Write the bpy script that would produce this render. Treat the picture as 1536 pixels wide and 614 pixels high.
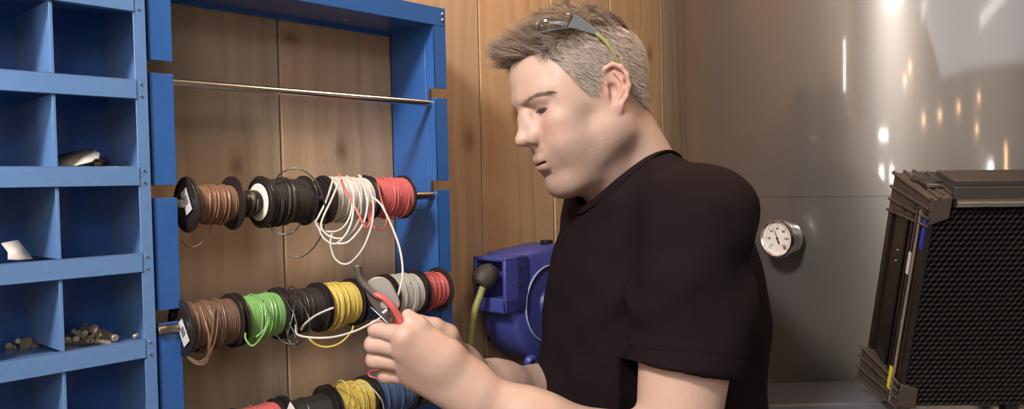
import bpy, bmesh, math, random
import numpy as np
from mathutils import Vector, Matrix
random.seed(7)
for o in list(bpy.data.objects): bpy.data.objects.remove(o)
SC = bpy.context.scene
COL = SC.collection
PI = math.pi
# ------------------------------------------------------------------ camera, light, exposure
FPX, YAW, PITCH, ROLL, CH = 1200.0, 0.730985547, 0.0256821657, -0.0230512312, 1.55
def _basis():
    f = Vector((math.cos(YAW)*math.cos(PITCH), math.sin(YAW)*math.cos(PITCH), -math.sin(PITCH)))
    r = Vector((math.sin(YAW), -math.cos(YAW), 0.0)); u = r.cross(f)
    return math.cos(ROLL)*r+math.sin(ROLL)*u, -math.sin(ROLL)*r+math.cos(ROLL)*u, f
CR, CU, CF = _basis()
cd = bpy.data.cameras.new('camera'); cam = bpy.data.objects.new('camera', cd); COL.objects.link(cam)
cd.sensor_width = 36; cd.lens = 36*FPX/1536; cd.clip_start = .02
M4 = Matrix((CR, CU, -CF)).transposed().to_4x4(); M4.translation = Vector((0, 0, CH)); cam.matrix_world = M4
SC.camera = cam
SC.view_settings.view_transform = 'Standard'; SC.view_settings.look = 'None'
SC.view_settings.gamma = 1; SC.view_settings.use_curve_mapping = False
SC.view_settings.exposure = 0.6
W = bpy.data.worlds.new('world'); SC.world = W; W.use_nodes = True
W.node_tree.nodes['Background'].inputs[0].default_value = (.9, .86, .82, 1)
W.node_tree.nodes['Background'].inputs[1].default_value = .2
def area(name, loc, target, size, power, color, sy=None):
    d = bpy.data.lights.new(name, 'AREA'); d.energy = power; d.color = color
    d.shape = 'RECTANGLE'; d.size = size; d.size_y = sy or size
    o = bpy.data.objects.new(name, d); COL.objects.link(o); o.location = loc
    o.rotation_euler = (Vector(target)-Vector(loc)).to_track_quat('-Z', 'Y').to_euler()
    return o
area('key_light', (-.72, .30, 2.74), (.85, .85, 1.45),   .30, 36, (1, .95, .9))
area('fill_light', (-1.1, -1.5, 2.95), (-.6, -1.0, .5), 2.6, 54, (.95, .97, 1.0))
area('warm_light', (1.62, .35, 2.85), (1.35, 1.05, 1.7), .25, 13, (1, .62, .3))
# ------------------------------------------------------------------ projection helpers (point at a known depth)
def ray(px, py): return CF+(px-768)/FPX*CR-(py-307)/FPX*CU
def at(px, py, z): return Vector((0, 0, CH))+ray(px, py)*z
def atY(px, py, Y): d = ray(px, py); return Vector((0, 0, CH))+d*(Y/d.y)
def atX(px, py, X): d = ray(px, py); return Vector((0, 0, CH))+d*(X/d.x)
# ------------------------------------------------------------------ materials
def mat(name, col, rough=.5, metal=0, bump=0, bscale=200, var=0, vscale=8, spec=.5, aniso=0, trans=0, ior=1.45, emis=0, coat=0, sss=0):
    m = bpy.data.materials.new(name); m.use_nodes = True; N = m.node_tree.nodes; L = m.node_tree.links
    b = N['Principled BSDF']; c = (*col, 1)
    b.inputs['Base Color'].default_value = c; b.inputs['Roughness'].default_value = rough
    b.inputs['Metallic'].default_value = metal; b.inputs['Specular IOR Level'].default_value = spec
    b.inputs['Anisotropic'].default_value = aniso; b.inputs['Transmission Weight'].default_value = trans
    b.inputs['IOR'].default_value = ior; b.inputs['Coat Weight'].default_value = coat
    tc = N.new('ShaderNodeTexCoord')
    if var:
        n = N.new('ShaderNodeTexNoise'); n.inputs['Scale'].default_value = vscale; n.inputs['Detail'].default_value = 4
        L.new(tc.outputs['Object'], n.inputs['Vector'])
        mx = N.new('ShaderNodeMix'); mx.data_type = 'RGBA'; mx.inputs[6].default_value = tuple(x*(1-var) for x in col)+(1,)
        mx.inputs[7].default_value = tuple(min(1, x*(1+var)) for x in col)+(1,)
        L.new(n.outputs['Fac'], mx.inputs[0]); L.new(mx.outputs[2], b.inputs['Base Color'])
    if bump:
        n = N.new('ShaderNodeTexNoise'); n.inputs['Scale'].default_value = bscale; n.inputs['Detail'].default_value = 3
        L.new(tc.outputs['Object'], n.inputs['Vector'])
        bp = N.new('ShaderNodeBump'); bp.inputs['Strength'].default_value = bump; bp.inputs['Distance'].default_value = .001
        L.new(n.outputs['Fac'], bp.inputs['Height']); L.new(bp.outputs['Normal'], b.inputs['Normal'])
    if emis:
        b.inputs['Emission Color'].default_value = c; b.inputs['Emission Strength'].default_value = emis
    if sss:
        b.inputs['Subsurface Weight'].default_value = sss; b.inputs['Subsurface Radius'].default_value = (.012, .004, .002)
        b.inputs['Subsurface Scale'].default_value = .5
    return m
M = {}
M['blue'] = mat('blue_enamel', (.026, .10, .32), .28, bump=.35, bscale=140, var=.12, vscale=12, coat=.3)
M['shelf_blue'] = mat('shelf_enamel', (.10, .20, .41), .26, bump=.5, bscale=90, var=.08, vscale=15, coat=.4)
M['reel'] = mat('reel_plastic', (.045, .055, .24), .42, bump=.2, bscale=500, var=.08)
M['ring'] = mat('reel_ring', (.35, .36, .5), .5)
M['black'] = mat('black_plastic', (.016, .012, .012), .38, bump=.15, bscale=600, var=.2)
M['rubber'] = mat('rubber', (.04, .035, .03), .6)
M['steel'] = mat('polished_steel', (.58, .57, .56), .22, 1, bump=.1, bscale=300, var=.12, vscale=60)
M['galv'] = mat('galvanised_steel', (.32, .29, .26), .35, 1, bump=.3, bscale=250, var=.25, vscale=60)
M['screw'] = mat('screw_zinc', (.75, .75, .75), .2, 1)
M['brass'] = mat('brass', (.60, .44, .22), .38, .7, var=.3, vscale=80)
M['zinc'] = mat('aged_zinc', (.46, .38, .26), .42, .6, var=.35, vscale=80)
M['paper'] = mat('white_card', (.55, .50, .46), .8, var=.15, vscale=30)
M['greycard'] = mat('grey_print_card', (.26, .22, .20), .8, var=.2, vscale=60)
M['plug'] = mat('dark_plug', (.06, .04, .035), .45)
M['hose'] = mat('yellow_green_hose', (.23, .22, .06), .5)
M['concrete'] = mat('concrete', (.22, .20, .18), .8, var=.2, vscale=3)
M['plaster'] = mat('plaster', (.62, .60, .57), .9, var=.1, vscale=2)
M['ceil'] = mat('ceiling_board', (.5, .48, .45), .9)
M['lamp'] = mat('lamp_tube', (1, .97, .93), .5, emis=24)
M['warm'] = mat('warm_bulb', (1, .6, .28), .5, emis=26)
M['ceiltube'] = mat('ceiling_tube', (1, .97, .93), .5, emis=5)
M['lampbody'] = mat('lamp_body', (.6, .6, .6), .5)
M['dial'] = mat('dial_white', (.72, .66, .6), .5)
M['ink'] = mat('ink', (.03, .025, .025), .6)
M['redink'] = mat('red_ink', (.5, .12, .08), .6)
M['bark'] = mat('blackpaint', (.012, .01, .01), .25, coat=.3)
M['alu'] = mat('anodised_aluminium', (.62, .58, .53), .28, 1, aniso=.5)
M['darkalu'] = mat('dark_aluminium', (.09, .075, .07), .45, .6)
M['brackm'] = mat('bracket_plastic', (.055, .040, .034), .45, bump=.2, bscale=900)
M['grille'] = mat('honeycomb_metal', (.13, .115, .11), .3, .85)
M['yellow'] = mat('yellow_sticker', (.62, .52, .03), .5)
M['label'] = mat('label_white', (.45, .45, .46), .55)
M['bluestrip'] = mat('blue_strip', (.02, .03, .35), .35)
M['denim'] = mat('dark_trousers', (.03, .03, .04), .9, bump=.4, bscale=800)
M['leather'] = mat('shoe_leather', (.04, .025, .018), .5)
M['sole'] = mat('shoe_sole', (.02, .02, .02), .8)
for nm, c in dict(copper=(.20, .10, .058), brown=(.12, .065, .042), blackw=(.030, .024, .021), white=(.52, .485, .44), red=(.50, .11, .105),
                  green=(.16, .33, .10), yellow2=(.58, .44, .10), bluew=(.06, .10, .20), olive=(.07, .06, .035), whitegrey=(.5, .47, .42)).items():
    M[nm] = mat(nm+'_insulation', c, .35, var=.15, vscale=120)
def pale(col):
    m = bpy.data.materials.new('x'); return m
def wood_mat():
    m = bpy.data.materials.new('pine_boards'); m.use_nodes = True; nt = m.node_tree; N = nt.nodes; L = nt.links; b = N['Principled BSDF']
    tc = N.new('ShaderNodeTexCoord'); at_ = N.new('ShaderNodeAttribute'); at_.attribute_name = 'board'
    sep = N.new('ShaderNodeSeparateXYZ'); L.new(tc.outputs['Object'], sep.inputs[0])
    def math_(op, a, b_=None, c_=None):
        n = N.new('ShaderNodeMath'); n.operation = op
        for i, v in enumerate((a, b_, c_)):
            if v is None: continue
            if isinstance(v, (int, float)): n.inputs[i].default_value = v
            else: L.new(v, n.inputs[i])
        return n.outputs[0]
    X, Z = sep.outputs['X'], sep.outputs['Z']; B = at_.outputs['Fac']
    knots = [tuple(atY(435, 57, 1.05)), tuple(atY(512, 225, 1.05)), tuple(atY(355, 250, 1.05)), tuple(atY(704, 210, 1.05)), tuple(atY(775, 170, 1.05)), tuple(atY(975, 80, 1.05)), tuple(atY(338, 520, 1.05)), tuple(atY(492, 480, 1.05)), tuple(atY(860, 330, 1.05))]
    dist = None; dark = None
    for i, (kx, _, kz) in enumerate(knots):
        w = .016 if i % 3 else .022
        dx = math_('DIVIDE', math_('SUBTRACT', X, kx), w); dz = math_('DIVIDE', math_('SUBTRACT', Z, kz), w*1.6 if i else w*.6)
        r2 = math_('ADD', math_('MULTIPLY', dx, dx), math_('MULTIPLY', dz, dz))
        g = math_('EXPONENT', math_('MULTIPLY', r2, -.22)); t = math_('MULTIPLY', g, math_('MULTIPLY', dx, .012))
        k = math_('EXPONENT', math_('MULTIPLY', r2, -2.0))
        dist = t if dist is None else math_('ADD', dist, t); dark = k if dark is None else math_('ADD', dark, k)
    n1 = N.new('ShaderNodeTexNoise'); n1.inputs['Scale'].default_value = 1; n1.inputs['Detail'].default_value = 2
    cb = N.new('ShaderNodeCombineXYZ'); L.new(math_('MULTIPLY', X, 9), cb.inputs[0]); L.new(math_('MULTIPLY', Z, 1.6), cb.inputs[2]); L.new(math_('MULTIPLY', B, 37), cb.inputs[1]); L.new(cb.outputs[0], n1.inputs['Vector'])
    xg = math_('SUBTRACT', math_('ADD', X, math_('MULTIPLY', n1.outputs['Fac'], .11)), dist)
    cb2 = N.new('ShaderNodeCombineXYZ'); L.new(math_('MULTIPLY', xg, 70), cb2.inputs[0]); L.new(math_('MULTIPLY', Z, 1.2), cb2.inputs[2]); L.new(math_('MULTIPLY', B, 91), cb2.inputs[1])
    n2 = N.new('ShaderNodeTexNoise'); n2.inputs['Scale'].default_value = 1; n2.inputs['Detail'].default_value = 5; n2.inputs['Roughness'].default_value = .6; L.new(cb2.outputs[0], n2.inputs['Vector'])
    cb3 = N.new('ShaderNodeCombineXYZ'); L.new(math_('MULTIPLY', xg, 420), cb3.inputs[0]); L.new(math_('MULTIPLY', Z, 14), cb3.inputs[2])
    n3 = N.new('ShaderNodeTexNoise'); n3.inputs['Scale'].default_value = 1; n3.inputs['Detail'].default_value = 2; L.new(cb3.outputs[0], n3.inputs['Vector'])
    rings = math_('MULTIPLY', math_('ADD', math_('SINE', math_('MULTIPLY', xg, 150)), 1), .5)
    fac = math_('ADD', math_('MULTIPLY', n2.outputs['Fac'], .8), math_('ADD', math_('MULTIPLY', rings, .16), math_('MULTIPLY', n3.outputs['Fac'], .14)))
    rp = N.new('ShaderNodeValToRGB'); L.new(fac, rp.inputs[0]); e = rp.color_ramp.elements
    e[0].position = .18; e[0].color = (.32, .21, .137, 1); e[1].position = .9; e[1].color = (.53, .385, .265, 1)
    e.new(.52).color = (.43, .303, .203, 1)
    mx = N.new('ShaderNodeMix'); mx.data_type = 'RGBA'; L.new(math_('MULTIPLY', math_('MINIMUM', dark, 1), .7), mx.inputs[0]); L.new(rp.outputs[0], mx.inputs[6]); mx.inputs[7].default_value = (.13, .06, .025, 1)
    mt = N.new('ShaderNodeAttribute'); mt.attribute_name = 'tone'
    ml = N.new('ShaderNodeMix'); ml.data_type = 'RGBA'; ml.blend_type = 'MULTIPLY'; ml.inputs[0].default_value = 1; L.new(mx.outputs[2], ml.inputs[6]); L.new(mt.outputs['Color'], ml.inputs[7])
    L.new(ml.outputs[2], b.inputs['Base Color']); b.inputs['Roughness'].default_value = .62
    bp = N.new('ShaderNodeBump'); bp.inputs['Strength'].default_value = .35; bp.inputs['Distance'].default_value = .0015; L.new(math_('ADD', n2.outputs['Fac'], n3.outputs['Fac']), bp.inputs['Height']); L.new(bp.outputs['Normal'], b.inputs['Normal'])
    return m
M['wood'] = wood_mat()
def tank_mat(name, rough, col):
    m = mat(name, col, rough, 1, aniso=.6); N = m.node_tree.nodes; L = m.node_tree.links; b = N['Principled BSDF']
    tg = N.new('ShaderNodeTangent'); tg.direction_type = 'RADIAL'; tg.axis = 'Z'; b.inputs['Anisotropic Rotation'].default_value = .25; L.new(tg.outputs[0], b.inputs['Tangent'])
    tc = N.new('ShaderNodeTexCoord'); mp = N.new('ShaderNodeMapping'); mp.inputs['Scale'].default_value = (5, 5, 1.2); L.new(tc.outputs['Object'], mp.inputs[0])
    n = N.new('ShaderNodeTexNoise'); n.inputs['Scale'].default_value = 1.3; n.inputs['Detail'].default_value = 2; L.new(mp.outputs[0], n.inputs[0])
    bp = N.new('ShaderNodeBump'); bp.inputs['Strength'].default_value = .3; bp.inputs['Distance'].default_value = .003; L.new(n.outputs[0], bp.inputs['Height'])
    mp2 = N.new('ShaderNodeMapping'); mp2.inputs['Scale'].default_value = (30, 30, 900); L.new(tc.outputs['Object'], mp2.inputs[0])
    n2 = N.new('ShaderNodeTexNoise'); n2.inputs['Scale'].default_value = 1; L.new(mp2.outputs[0], n2.inputs[0])
    bp2 = N.new('ShaderNodeBump'); bp2.inputs['Strength'].default_value = .06; bp2.inputs['Distance'].default_value = .0005; L.new(n2.outputs[0], bp2.inputs['Height']); L.new(bp.outputs[0], bp2.inputs['Normal']); L.new(bp2.outputs[0], b.inputs['Normal'])
    return m
M['tank'] = tank_mat('brushed_stainless', .40, (.165, .150, .138))
tb = M['tank'].node_tree.nodes['Principled BSDF']; tb.inputs['Metallic'].default_value = .55; tb.inputs['Coat Weight'].default_value = .8; tb.inputs['Coat Roughness'].default_value = .07; tb.inputs['Coat IOR'].default_value = 1.6
M['tank2'] = tank_mat('brushed_stainless_lower', .27, (.40, .39, .385))
# ------------------------------------------------------------------ mesh builder
def frame_of(d, up=Vector((0, 0, 1))):
    d = d.normalized()
    if abs(d.dot(up)) > .98: up = Vector((1, 0, 0))
    a = d.cross(up).normalized(); return a, d.cross(a).normalized()
class MB:
    def __init__(s): s.v = []; s.f = []; s.sm = []
    def add(s, vs, fs, smooth=False):
        o = len(s.v); s.v += [tuple(v) for v in vs]; s.f += [[i+o for i in f] for f in fs]; s.sm += [smooth]*len(fs); return s
    def box(s, c, d, R=None):
        c = Vector(c); vs = []
        for x in (-1, 1):
            for y in (-1, 1):
                for z in (-1, 1):
                    p = Vector((x*d[0]/2, y*d[1]/2, z*d[2]/2)); vs.append(c+(R@p if R else p))
        return s.add(vs, [(0, 1, 3, 2), (4, 6, 7, 5), (0, 4, 5, 1), (2, 3, 7, 6), (0, 2, 6, 4), (1, 5, 7, 3)])
    def bb(s, x0, x1, y0, y1, z0, z1): return s.box(((x0+x1)/2, (y0+y1)/2, (z0+z1)/2), (x1-x0, y1-y0, z1-z0))
    def tube(s, pts, r, n=8, caps=True, closed=False):
        pts = [Vector(p) for p in pts]; K = len(pts); rs = r if isinstance(r, (list, tuple)) else [r]*K
        vs = []; a = None
        for i, p in enumerate(pts):
            if closed: t = pts[(i+1) % K]-pts[i-1]
            else: t = pts[min(i+1, K-1)]-pts[max(i-1, 0)]
            if t.length < 1e-9: t = Vector((0, 0, 1))
            t.normalize()
            if a is None: a, _ = frame_of(t)
            a = (a-t*a.dot(t)).normalized(); b = t.cross(a)
            for k in range(n):
                w = 2*PI*k/n; vs.append(p+(a*math.cos(w)+b*math.sin(w))*rs[i])
        fs = []
        for i in range(K if closed else K-1):
            j = (i+1) % K
            for k in range(n): fs.append((i*n+k, i*n+(k+1) % n, j*n+(k+1) % n, j*n+k))
        s.add(vs, fs, True)
        if caps and not closed:
            o = len(s.v)-K*n
            s.f.append([o+k for k in range(n)][::-1]); s.f.append([o+(K-1)*n+k for k in range(n)]); s.sm += [False, False]
        return s
    def lathe(s, prof, c, d, n=40, smooth=True, ang=None):
        # prof: (along, radius) pairs around axis d through c
        c = Vector(c); d = Vector(d).normalized(); a, b = frame_of(d); vs = []
        for t, r in prof:
            for k in range(n):
                w = 2*PI*k/n; vs.append(c+d*t+(a*math.cos(w)+b*math.sin(w))*max(r, 1e-5))
        fs = [(i*n+k, i*n+(k+1) % n, (i+1)*n+(k+1) % n, (i+1)*n+k) for i in range(len(prof)-1) for k in range(n)]
        return s.add(vs, fs, smooth)
    def prism(s, poly, fn, t0, t1):
        # poly of 2-D points, fn(u,v,t)->Vector
        n = len(poly); vs = [fn(u, v, t0) for u, v in poly]+[fn(u, v, t1) for u, v in poly]
        fs = [tuple(range(n))[::-1], tuple(range(n, 2*n))]+[(i, (i+1) % n, n+(i+1) % n, n+i) for i in range(n)]
        return s.add(vs, fs)
    def build(s, name, m, parent=None, bevel=0, sharp=35, origin=None, seg=2):
        me = bpy.data.meshes.new(name)
        og = Vector(origin) if origin is not None else Vector((0, 0, 0))
        me.from_pydata([tuple(Vector(v)-og) for v in s.v], [], s.f)
        me.polygons.foreach_set('use_smooth', [True]*len(s.f))
        bm = bmesh.new(); bm.from_mesh(me); bmesh.ops.recalc_face_normals(bm, faces=bm.faces); bm.to_mesh(me); bm.free()
        me.set_sharp_from_angle(angle=math.radians(sharp))
        me.materials.append(m if not isinstance(m, str) else M[m])
        o = bpy.data.objects.new(name, me); COL.objects.link(o); o.location = og
        if bevel:
            md = o.modifiers.new('bevel', 'BEVEL'); md.width = bevel; md.segments = seg; md.limit_method = 'ANGLE'; md.angle_limit = math.radians(40)
        if parent is not None:
            o.parent = parent; o.matrix_parent_inverse = parent_world(parent).inverted()
        return o
def parent_world(p):
    m = Matrix.LocRotScale(p.location, p.rotation_euler, p.scale)
    return (parent_world(p.parent)@p.matrix_parent_inverse@m) if p.parent else m
def tag(o, label=None, cat=None, group=None, kind=None):
    for k, v in (('label', label), ('category', cat), ('group', group), ('kind', kind)):
        if v: o[k] = v
    return o
def empty(name, loc, label, cat, group=None):
    o = bpy.data.objects.new(name, None); COL.objects.link(o); o.location = loc; o.empty_display_size = .02
    return tag(o, label, cat, group)
def spl(pts, n=8):
    # Catmull-Rom through points
    P = [Vector(p) for p in pts]; out = []
    for i in range(len(P)-1):
        p0, p1, p2, p3 = P[max(i-1, 0)], P[i], P[i+1], P[min(i+2, len(P)-1)]
        for k in range(n):
            t = k/n; out.append(.5*((2*p1)+(p2-p0)*t+(2*p0-5*p1+4*p2-p3)*t*t+(3*p1-p0-3*p2+p3)*t**3))
    out.append(P[-1]); return out
# ------------------------------------------------------------------ room
def board_wall():
    xs = [-3.2]
    x = .443
    edges = [x+.2163*k for k in range(-17, 15)]
    fixed = {0: .445, 1: .661, 2: .876, 3: 1.09, 4: 1.305, 5: 1.52, 6: 1.738}
    edges = [fixed.get(k, .443+.2163*k) for k in range(-17, 16)]
    vs = []; fs = []; bid = []; tone = []; rnd = random.Random(5)
    for i in range(len(edges)-1):
        a, b = edges[i]+.0012, edges[i+1]-.0012; y = 1.05+rnd.uniform(0, .0016); o = len(vs)
        vs += [(a, 1.09, 0), (a, y+.002, 0), (a+.002, y, 0), (b-.002, y, 0), (b, y+.002, 0), (b, 1.09, 0)]
        vs += [(p[0], p[1], 3.0) for p in vs[o:o+6]]
        fs += [(o+k, o+k+1, o+7+k, o+6+k) for k in range(5)]; bid += [rnd.random()]*5
        k = i-17
        t = {0: (.80, .84, .88), 1: (.90, .88, .86), 2: (.95, .9, .84), 3: (1.1, .97, .80), 4: (1.16, 1.0, .78), 5: (1.2, 1.0, .74)}.get(k, (1, .95, .9)); tone += [t]*5
    o = len(vs); vs += [(-3.3, 1.0525+.03, 0), (3.8, 1.0525+.03, 0), (3.8, 1.0525+.03, 3), (-3.3, 1.0525+.03, 3)]; fs.append((o, o+1, o+2, o+3)); bid.append(0); tone.append((.15, .12, .1))
    me = bpy.data.meshes.new('wall_back'); me.from_pydata(vs, [], fs); me.materials.append(M['wood'])
    A = me.attributes.new('board', 'FLOAT', 'FACE'); A.data.foreach_set('value', bid)
    T = me.attributes.new('tone', 'FLOAT_COLOR', 'FACE'); T.data.foreach_set('color', [c for t in tone for c in (*t, 1)])
    ob = bpy.data.objects.new('wall_back', me); COL.objects.link(ob); ob['kind'] = 'structure'
board_wall()
def struct(name, bx, m): o = MB().bb(*bx).build(name, m); o['kind'] = 'structure'; return o
struct('floor', (-3.2, 3.7, -3.6, 1.1, -.05, 0), 'concrete')
struct('ceiling', (-3.2, 3.7, -3.6, 1.1, 3.0, 3.05), 'ceil')
struct('wall_left', (-3.25, -3.2, -3.6, 1.1, 0, 3), 'plaster')
struct('wall_right', (3.65, 3.7, -3.6, 1.1, 0, 3), 'plaster')
struct('wall_front', (-3.2, 3.7, -3.65, -3.6, 0, 3), 'plaster')
def lamp_panel(c, n, w, h, m, label, cat='lamp', name='wall_lamp'):
    n = Vector(n).normalized(); up = Vector((0, 0, 1)); rt = up.cross(n).normalized(); R = Matrix((rt, up, n)).transposed()
    t = empty(name, c, label, cat, 'shop lamps behind the viewer'); c = Vector(c)
    MB().box(c+n*.02, (w+.03, h+.03, .035), R).build('lamp_housing', 'lampbody', t, .004)
    MB().box(c+n*.0395, (w, h, .004), R).build('diffuser', m, t)
for i, (y, z, w, h, wh) in enumerate([(.47, 2.02, .30, .10, 'first, highest near the corner'), (.55, 1.63, .16, .14, 'lower left'), (.20, 1.62, .14, .16, 'lower right')]):
    lamp_panel((-3.2, y, z), (1, 0, 0), w, h, 'lamp', 'white flat shop lamp on the left wall, '+wh)
for i, (y, z, wh) in enumerate([(-.44, 2.70, 'highest by the middle'), (-.27, 2.56, 'under the highest'), (-.89, 2.17, 'nearest the middle, low'), (-1.47, 2.23, 'second of the low row'), (-2.2, 2.34, 'third of the low row'), (-3.1, 2.50, 'last of the low row'), (-2.98, 2.13, 'low in the far corner')]):
    t = empty('wall_bulb', (-3.2, y, z), 'warm globe bulb on the left wall, '+wh, 'lamp', 'warm bulbs behind the viewer')
    MB().lathe([(0, .035), (.02, .035), (.03, .02), (.05, .02)], (-3.2, y, z), (1, 0, 0), 20).build('lamp_base', 'lampbody', t)
    MB().lathe([(.05+.05*(1-math.cos(a)), .05*math.sin(a)+.001) for a in [PI*k/10 for k in range(11)]], (-3.2, y, z), (1, 0, 0), 20).build('bulb', 'warm', t)
lamp_panel((-3.0, -3.6, 1.66), (0, 1, 0), .34, .20, 'lamp', 'white flat shop lamp on the front wall near the corner')
lamp_panel((-2.15, -3.6, 1.74), (0, 1, 0), .10, .36, 'warm', 'tall narrow warm lamp on the front wall')
lamp_panel((.10, .905, 1.665), (.9, -.45, 0), .035, .045, 'lamp', 'small square light added at the bin cabinet front for a highlight on the tank')  # unseen light, added for the square highlight on the tank
lamp_panel((.12, .905, 2.04), (.9, -.45, 0), .018, .22, 'lamp', 'narrow upright light added high at the bin cabinet front for a streak on the tank')  # unseen light, added for the upright streak on the tank
for x, y in ((-1.2, -2.2), (-1.6, -.6)):
    lamp_panel((x, y, 3.0), (0, .0001, -1), 1.2, .16, 'ceiltube', 'long ceiling light, '+{(-1.2, -2.2): 'far left of the viewer', (1.6, -2.4): 'behind the viewer on the right', (-1.6, -.6): 'left of the bin cabinet'}[(x, y)], 'ceiling light', 'ceiling_light')
# ------------------------------------------------------------------ steel tank
TC = Vector((1.964, .516, 0)); TR = .52
def tank():
    t = empty('steel_tank', TC, 'tall brushed stainless steel tank behind the man, with a round dial on its side', 'tank')
    p = [(1.165, TR), (1.514, TR), (1.5145, TR+.0012), (1.5165, TR+.0012), (1.517, TR), (2.45, TR), (2.5, TR-.02), (2.56, TR-.12), (2.6, TR-.3), (2.61, 0)]
    MB().lathe(p, TC, (0, 0, 1), 160).build('shell', 'tank', t, origin=TC)
    q = [(.22, 0), (.24, TR-.25), (.3, TR-.06), (.36, TR), (1.165, TR)]
    MB().lathe(q, TC, (0, 0, 1), 160).build('lower_jacket', 'tank2', t, origin=TC)
    for k in range(4):
        a = PI/4+k*PI/2; b = TC+Vector((math.cos(a), math.sin(a), 0))*(TR-.12)
        MB().lathe([(0, 0), (0, .04), (.01, .04), (.02, .022), (.34, .022)], b, (0, 0, 1), 20).build('leg', 'steel', t)
tank()
def gauge():
    g = at(1169, 358, 1.452)
    # direction outward on the tank at the gauge
    best = None
    d = Vector((g.x-TC.x, g.y-TC.y, 0)).normalized()
    n = Matrix.Rotation(math.radians(-4), 3, 'Z')@d
    base = Vector((TC.x, TC.y, g.z))+d*(TR-.004)
    t = empty('dial_gauge', base, 'round dial gauge with white face and chrome rim on the steel tank', 'gauge')
    D = (g-base).length; c = g
    MB().lathe([(0, 0), (0, .014), (D-.034, .014), (D-.034, .020), (D-.030, .0315), (D-.002, .0335), (D-.0, .033)], base, n, 48).build('housing', 'steel', t)
    top = base+n*D
    MB().lathe([(-.006, .0335), (-.004, .0358), (.002, .0362), (.005, .0348), (.0055, .0325), (.003, .0300), (-.002, .0295)], top, n, 56).build('bezel', 'screw', t)
    MB().lathe([(0, .030), (.0006, 0)], top-n*.001, n, 48).build('dial_face', 'dial', t)
    u, v = frame_of(n); # plane axes
    up = Vector((0, 0, 1)); rt = up.cross(n).normalized()*1
    F0 = top
    def pl(a, r, h=.0006): return F0+n*h+(rt*math.cos(a)+up*math.sin(a))*r
    nd = MB(); a = math.radians(112)
    for (r0, r1, w0, w1) in ((-.002, .023, .0011, .0003), (-.010, -.002, .0022, .0012)):
        dv = rt*math.cos(a)+up*math.sin(a); sv = n.cross(dv); b = F0+n*.0012
        nd.add([b+dv*r0+sv*w0, b+dv*r0-sv*w0, b+dv*r1-sv*w1, b+dv*r1+sv*w1], [(0, 1, 2, 3)])
    nd.lathe([(0, .0024), (.0012, .0020), (.0014, 0)], F0+n*.0012, n, 20)
    nd.build('needle', 'ink', t)
    mk = MB()
    for k in range(31):
        aa = math.radians(225-270*k/30); r1 = .0262; r0 = .0238 if k % 5 else .0222; dv = rt*math.cos(aa)+up*math.sin(aa); sv = n.cross(dv)*.00022*(1 if k % 5 else 1.8)
        b = F0+n*.0007; mk.add([b+dv*r0+sv, b+dv*r0-sv, b+dv*r1-sv, b+dv*r1+sv], [(0, 1, 2, 3)])
    mk.build('scale_marks', 'ink', t)
    for k, tx in enumerate(['0', '20', '40', '60', '80', '100', '120']):
        aa = math.radians(225-270*k/6)
        cu = bpy.data.curves.new('num', 'FONT'); cu.body = tx; cu.size = .0058; cu.align_x = 'CENTER'; cu.align_y = 'CENTER'; cu.extrude = .0001
        o = bpy.data.objects.new('num', cu); COL.objects.link(o)
        Mx = Matrix((rt, up, n)).transposed().to_4x4(); Mx.translation = F0+n*.0006+(rt*math.cos(aa)+up*math.sin(aa))*.0182; o.matrix_world = Mx
        bpy.context.view_layer.update(); dg = bpy.context.evaluated_depsgraph_get(); me = bpy.data.meshes.new_from_object(o.evaluated_get(dg)); me.transform(Mx)
        bpy.data.objects.remove(o); me.materials.clear(); me.materials.append(M['ink']); q = bpy.data.objects.new('numeral', me); COL.objects.link(q); q.parent = t; q.matrix_parent_inverse = parent_world(t).inverted()
    MB().box(F0+n*.0004+rt*.015-up*.016, (.006, .006, .0003), Matrix((rt, up, n)).transposed()).build('red_mark', 'redink', t)
gauge()
# ------------------------------------------------------------------ bin cabinet
YF, YB = .938, 1.046
def screw(parent, p, n, r=.0028, name='rivet'):
    MB().lathe([(0, r), (.0008, r), (.0016, r*.7), (.0019, 0)], p, n, 14).build(name, 'screw', parent)
ZL = [1.757-.0997*k for k in range(8)]           # underside of each lip
def cabinet():
    t = empty('bin_cabinet', (.2, YB, ZL[-1]-.06), 'light blue enamelled pigeonhole bin cabinet on the wall at far left', 'cabinet')
    yf = YF-.004; z0 = ZL[-1]-.08; z1 = 1.90
    m = 'shelf_blue'
    MB().bb(-.095, .4135, YB-.0015, YB, z0, z1).build('back_panel', 'blue', t)  # darker blue than the shelves: shade inside the bins put into the colour
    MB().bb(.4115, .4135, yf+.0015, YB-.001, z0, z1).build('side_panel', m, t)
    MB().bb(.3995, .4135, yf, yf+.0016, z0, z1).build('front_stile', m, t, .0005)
    for k, z in enumerate(ZL):
        sh = MB(); sh.bb(-.095, .4113, yf+.004, YB-.0015, z+.016, z+.0172)
        sh.build('shelf_board', m, t)
        lp = MB().bb(-.095, .4005, yf-.0012, yf+.0012, z, z+.0225)
        lp.bb(-.095, .4005, yf-.0012, yf+.006, z, z+.0014); lp.bb(-.095, .4005, yf-.0012, yf+.004, z+.0211, z+.0225)
        lp.build('shelf_lip', m, t, .0006)
        for dz in (.0042, .0182): screw(t, (.4055, yf, z+dz), (0, -1, 0), .0016)
    for x in (.3135, .2245, .1355, .0465, -.0425):
        for k in range(len(ZL)-1):
            z = ZL[k+1]+.0225
            MB().bb(x-.0009, x+.0009, yf+.001, YB-.0015, z, ZL[k]).bb(x-.0018, x+.0018, yf+.0008, yf+.0026, z, ZL[k]).build('divider', m, t, .0004)
cabinet()
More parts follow.
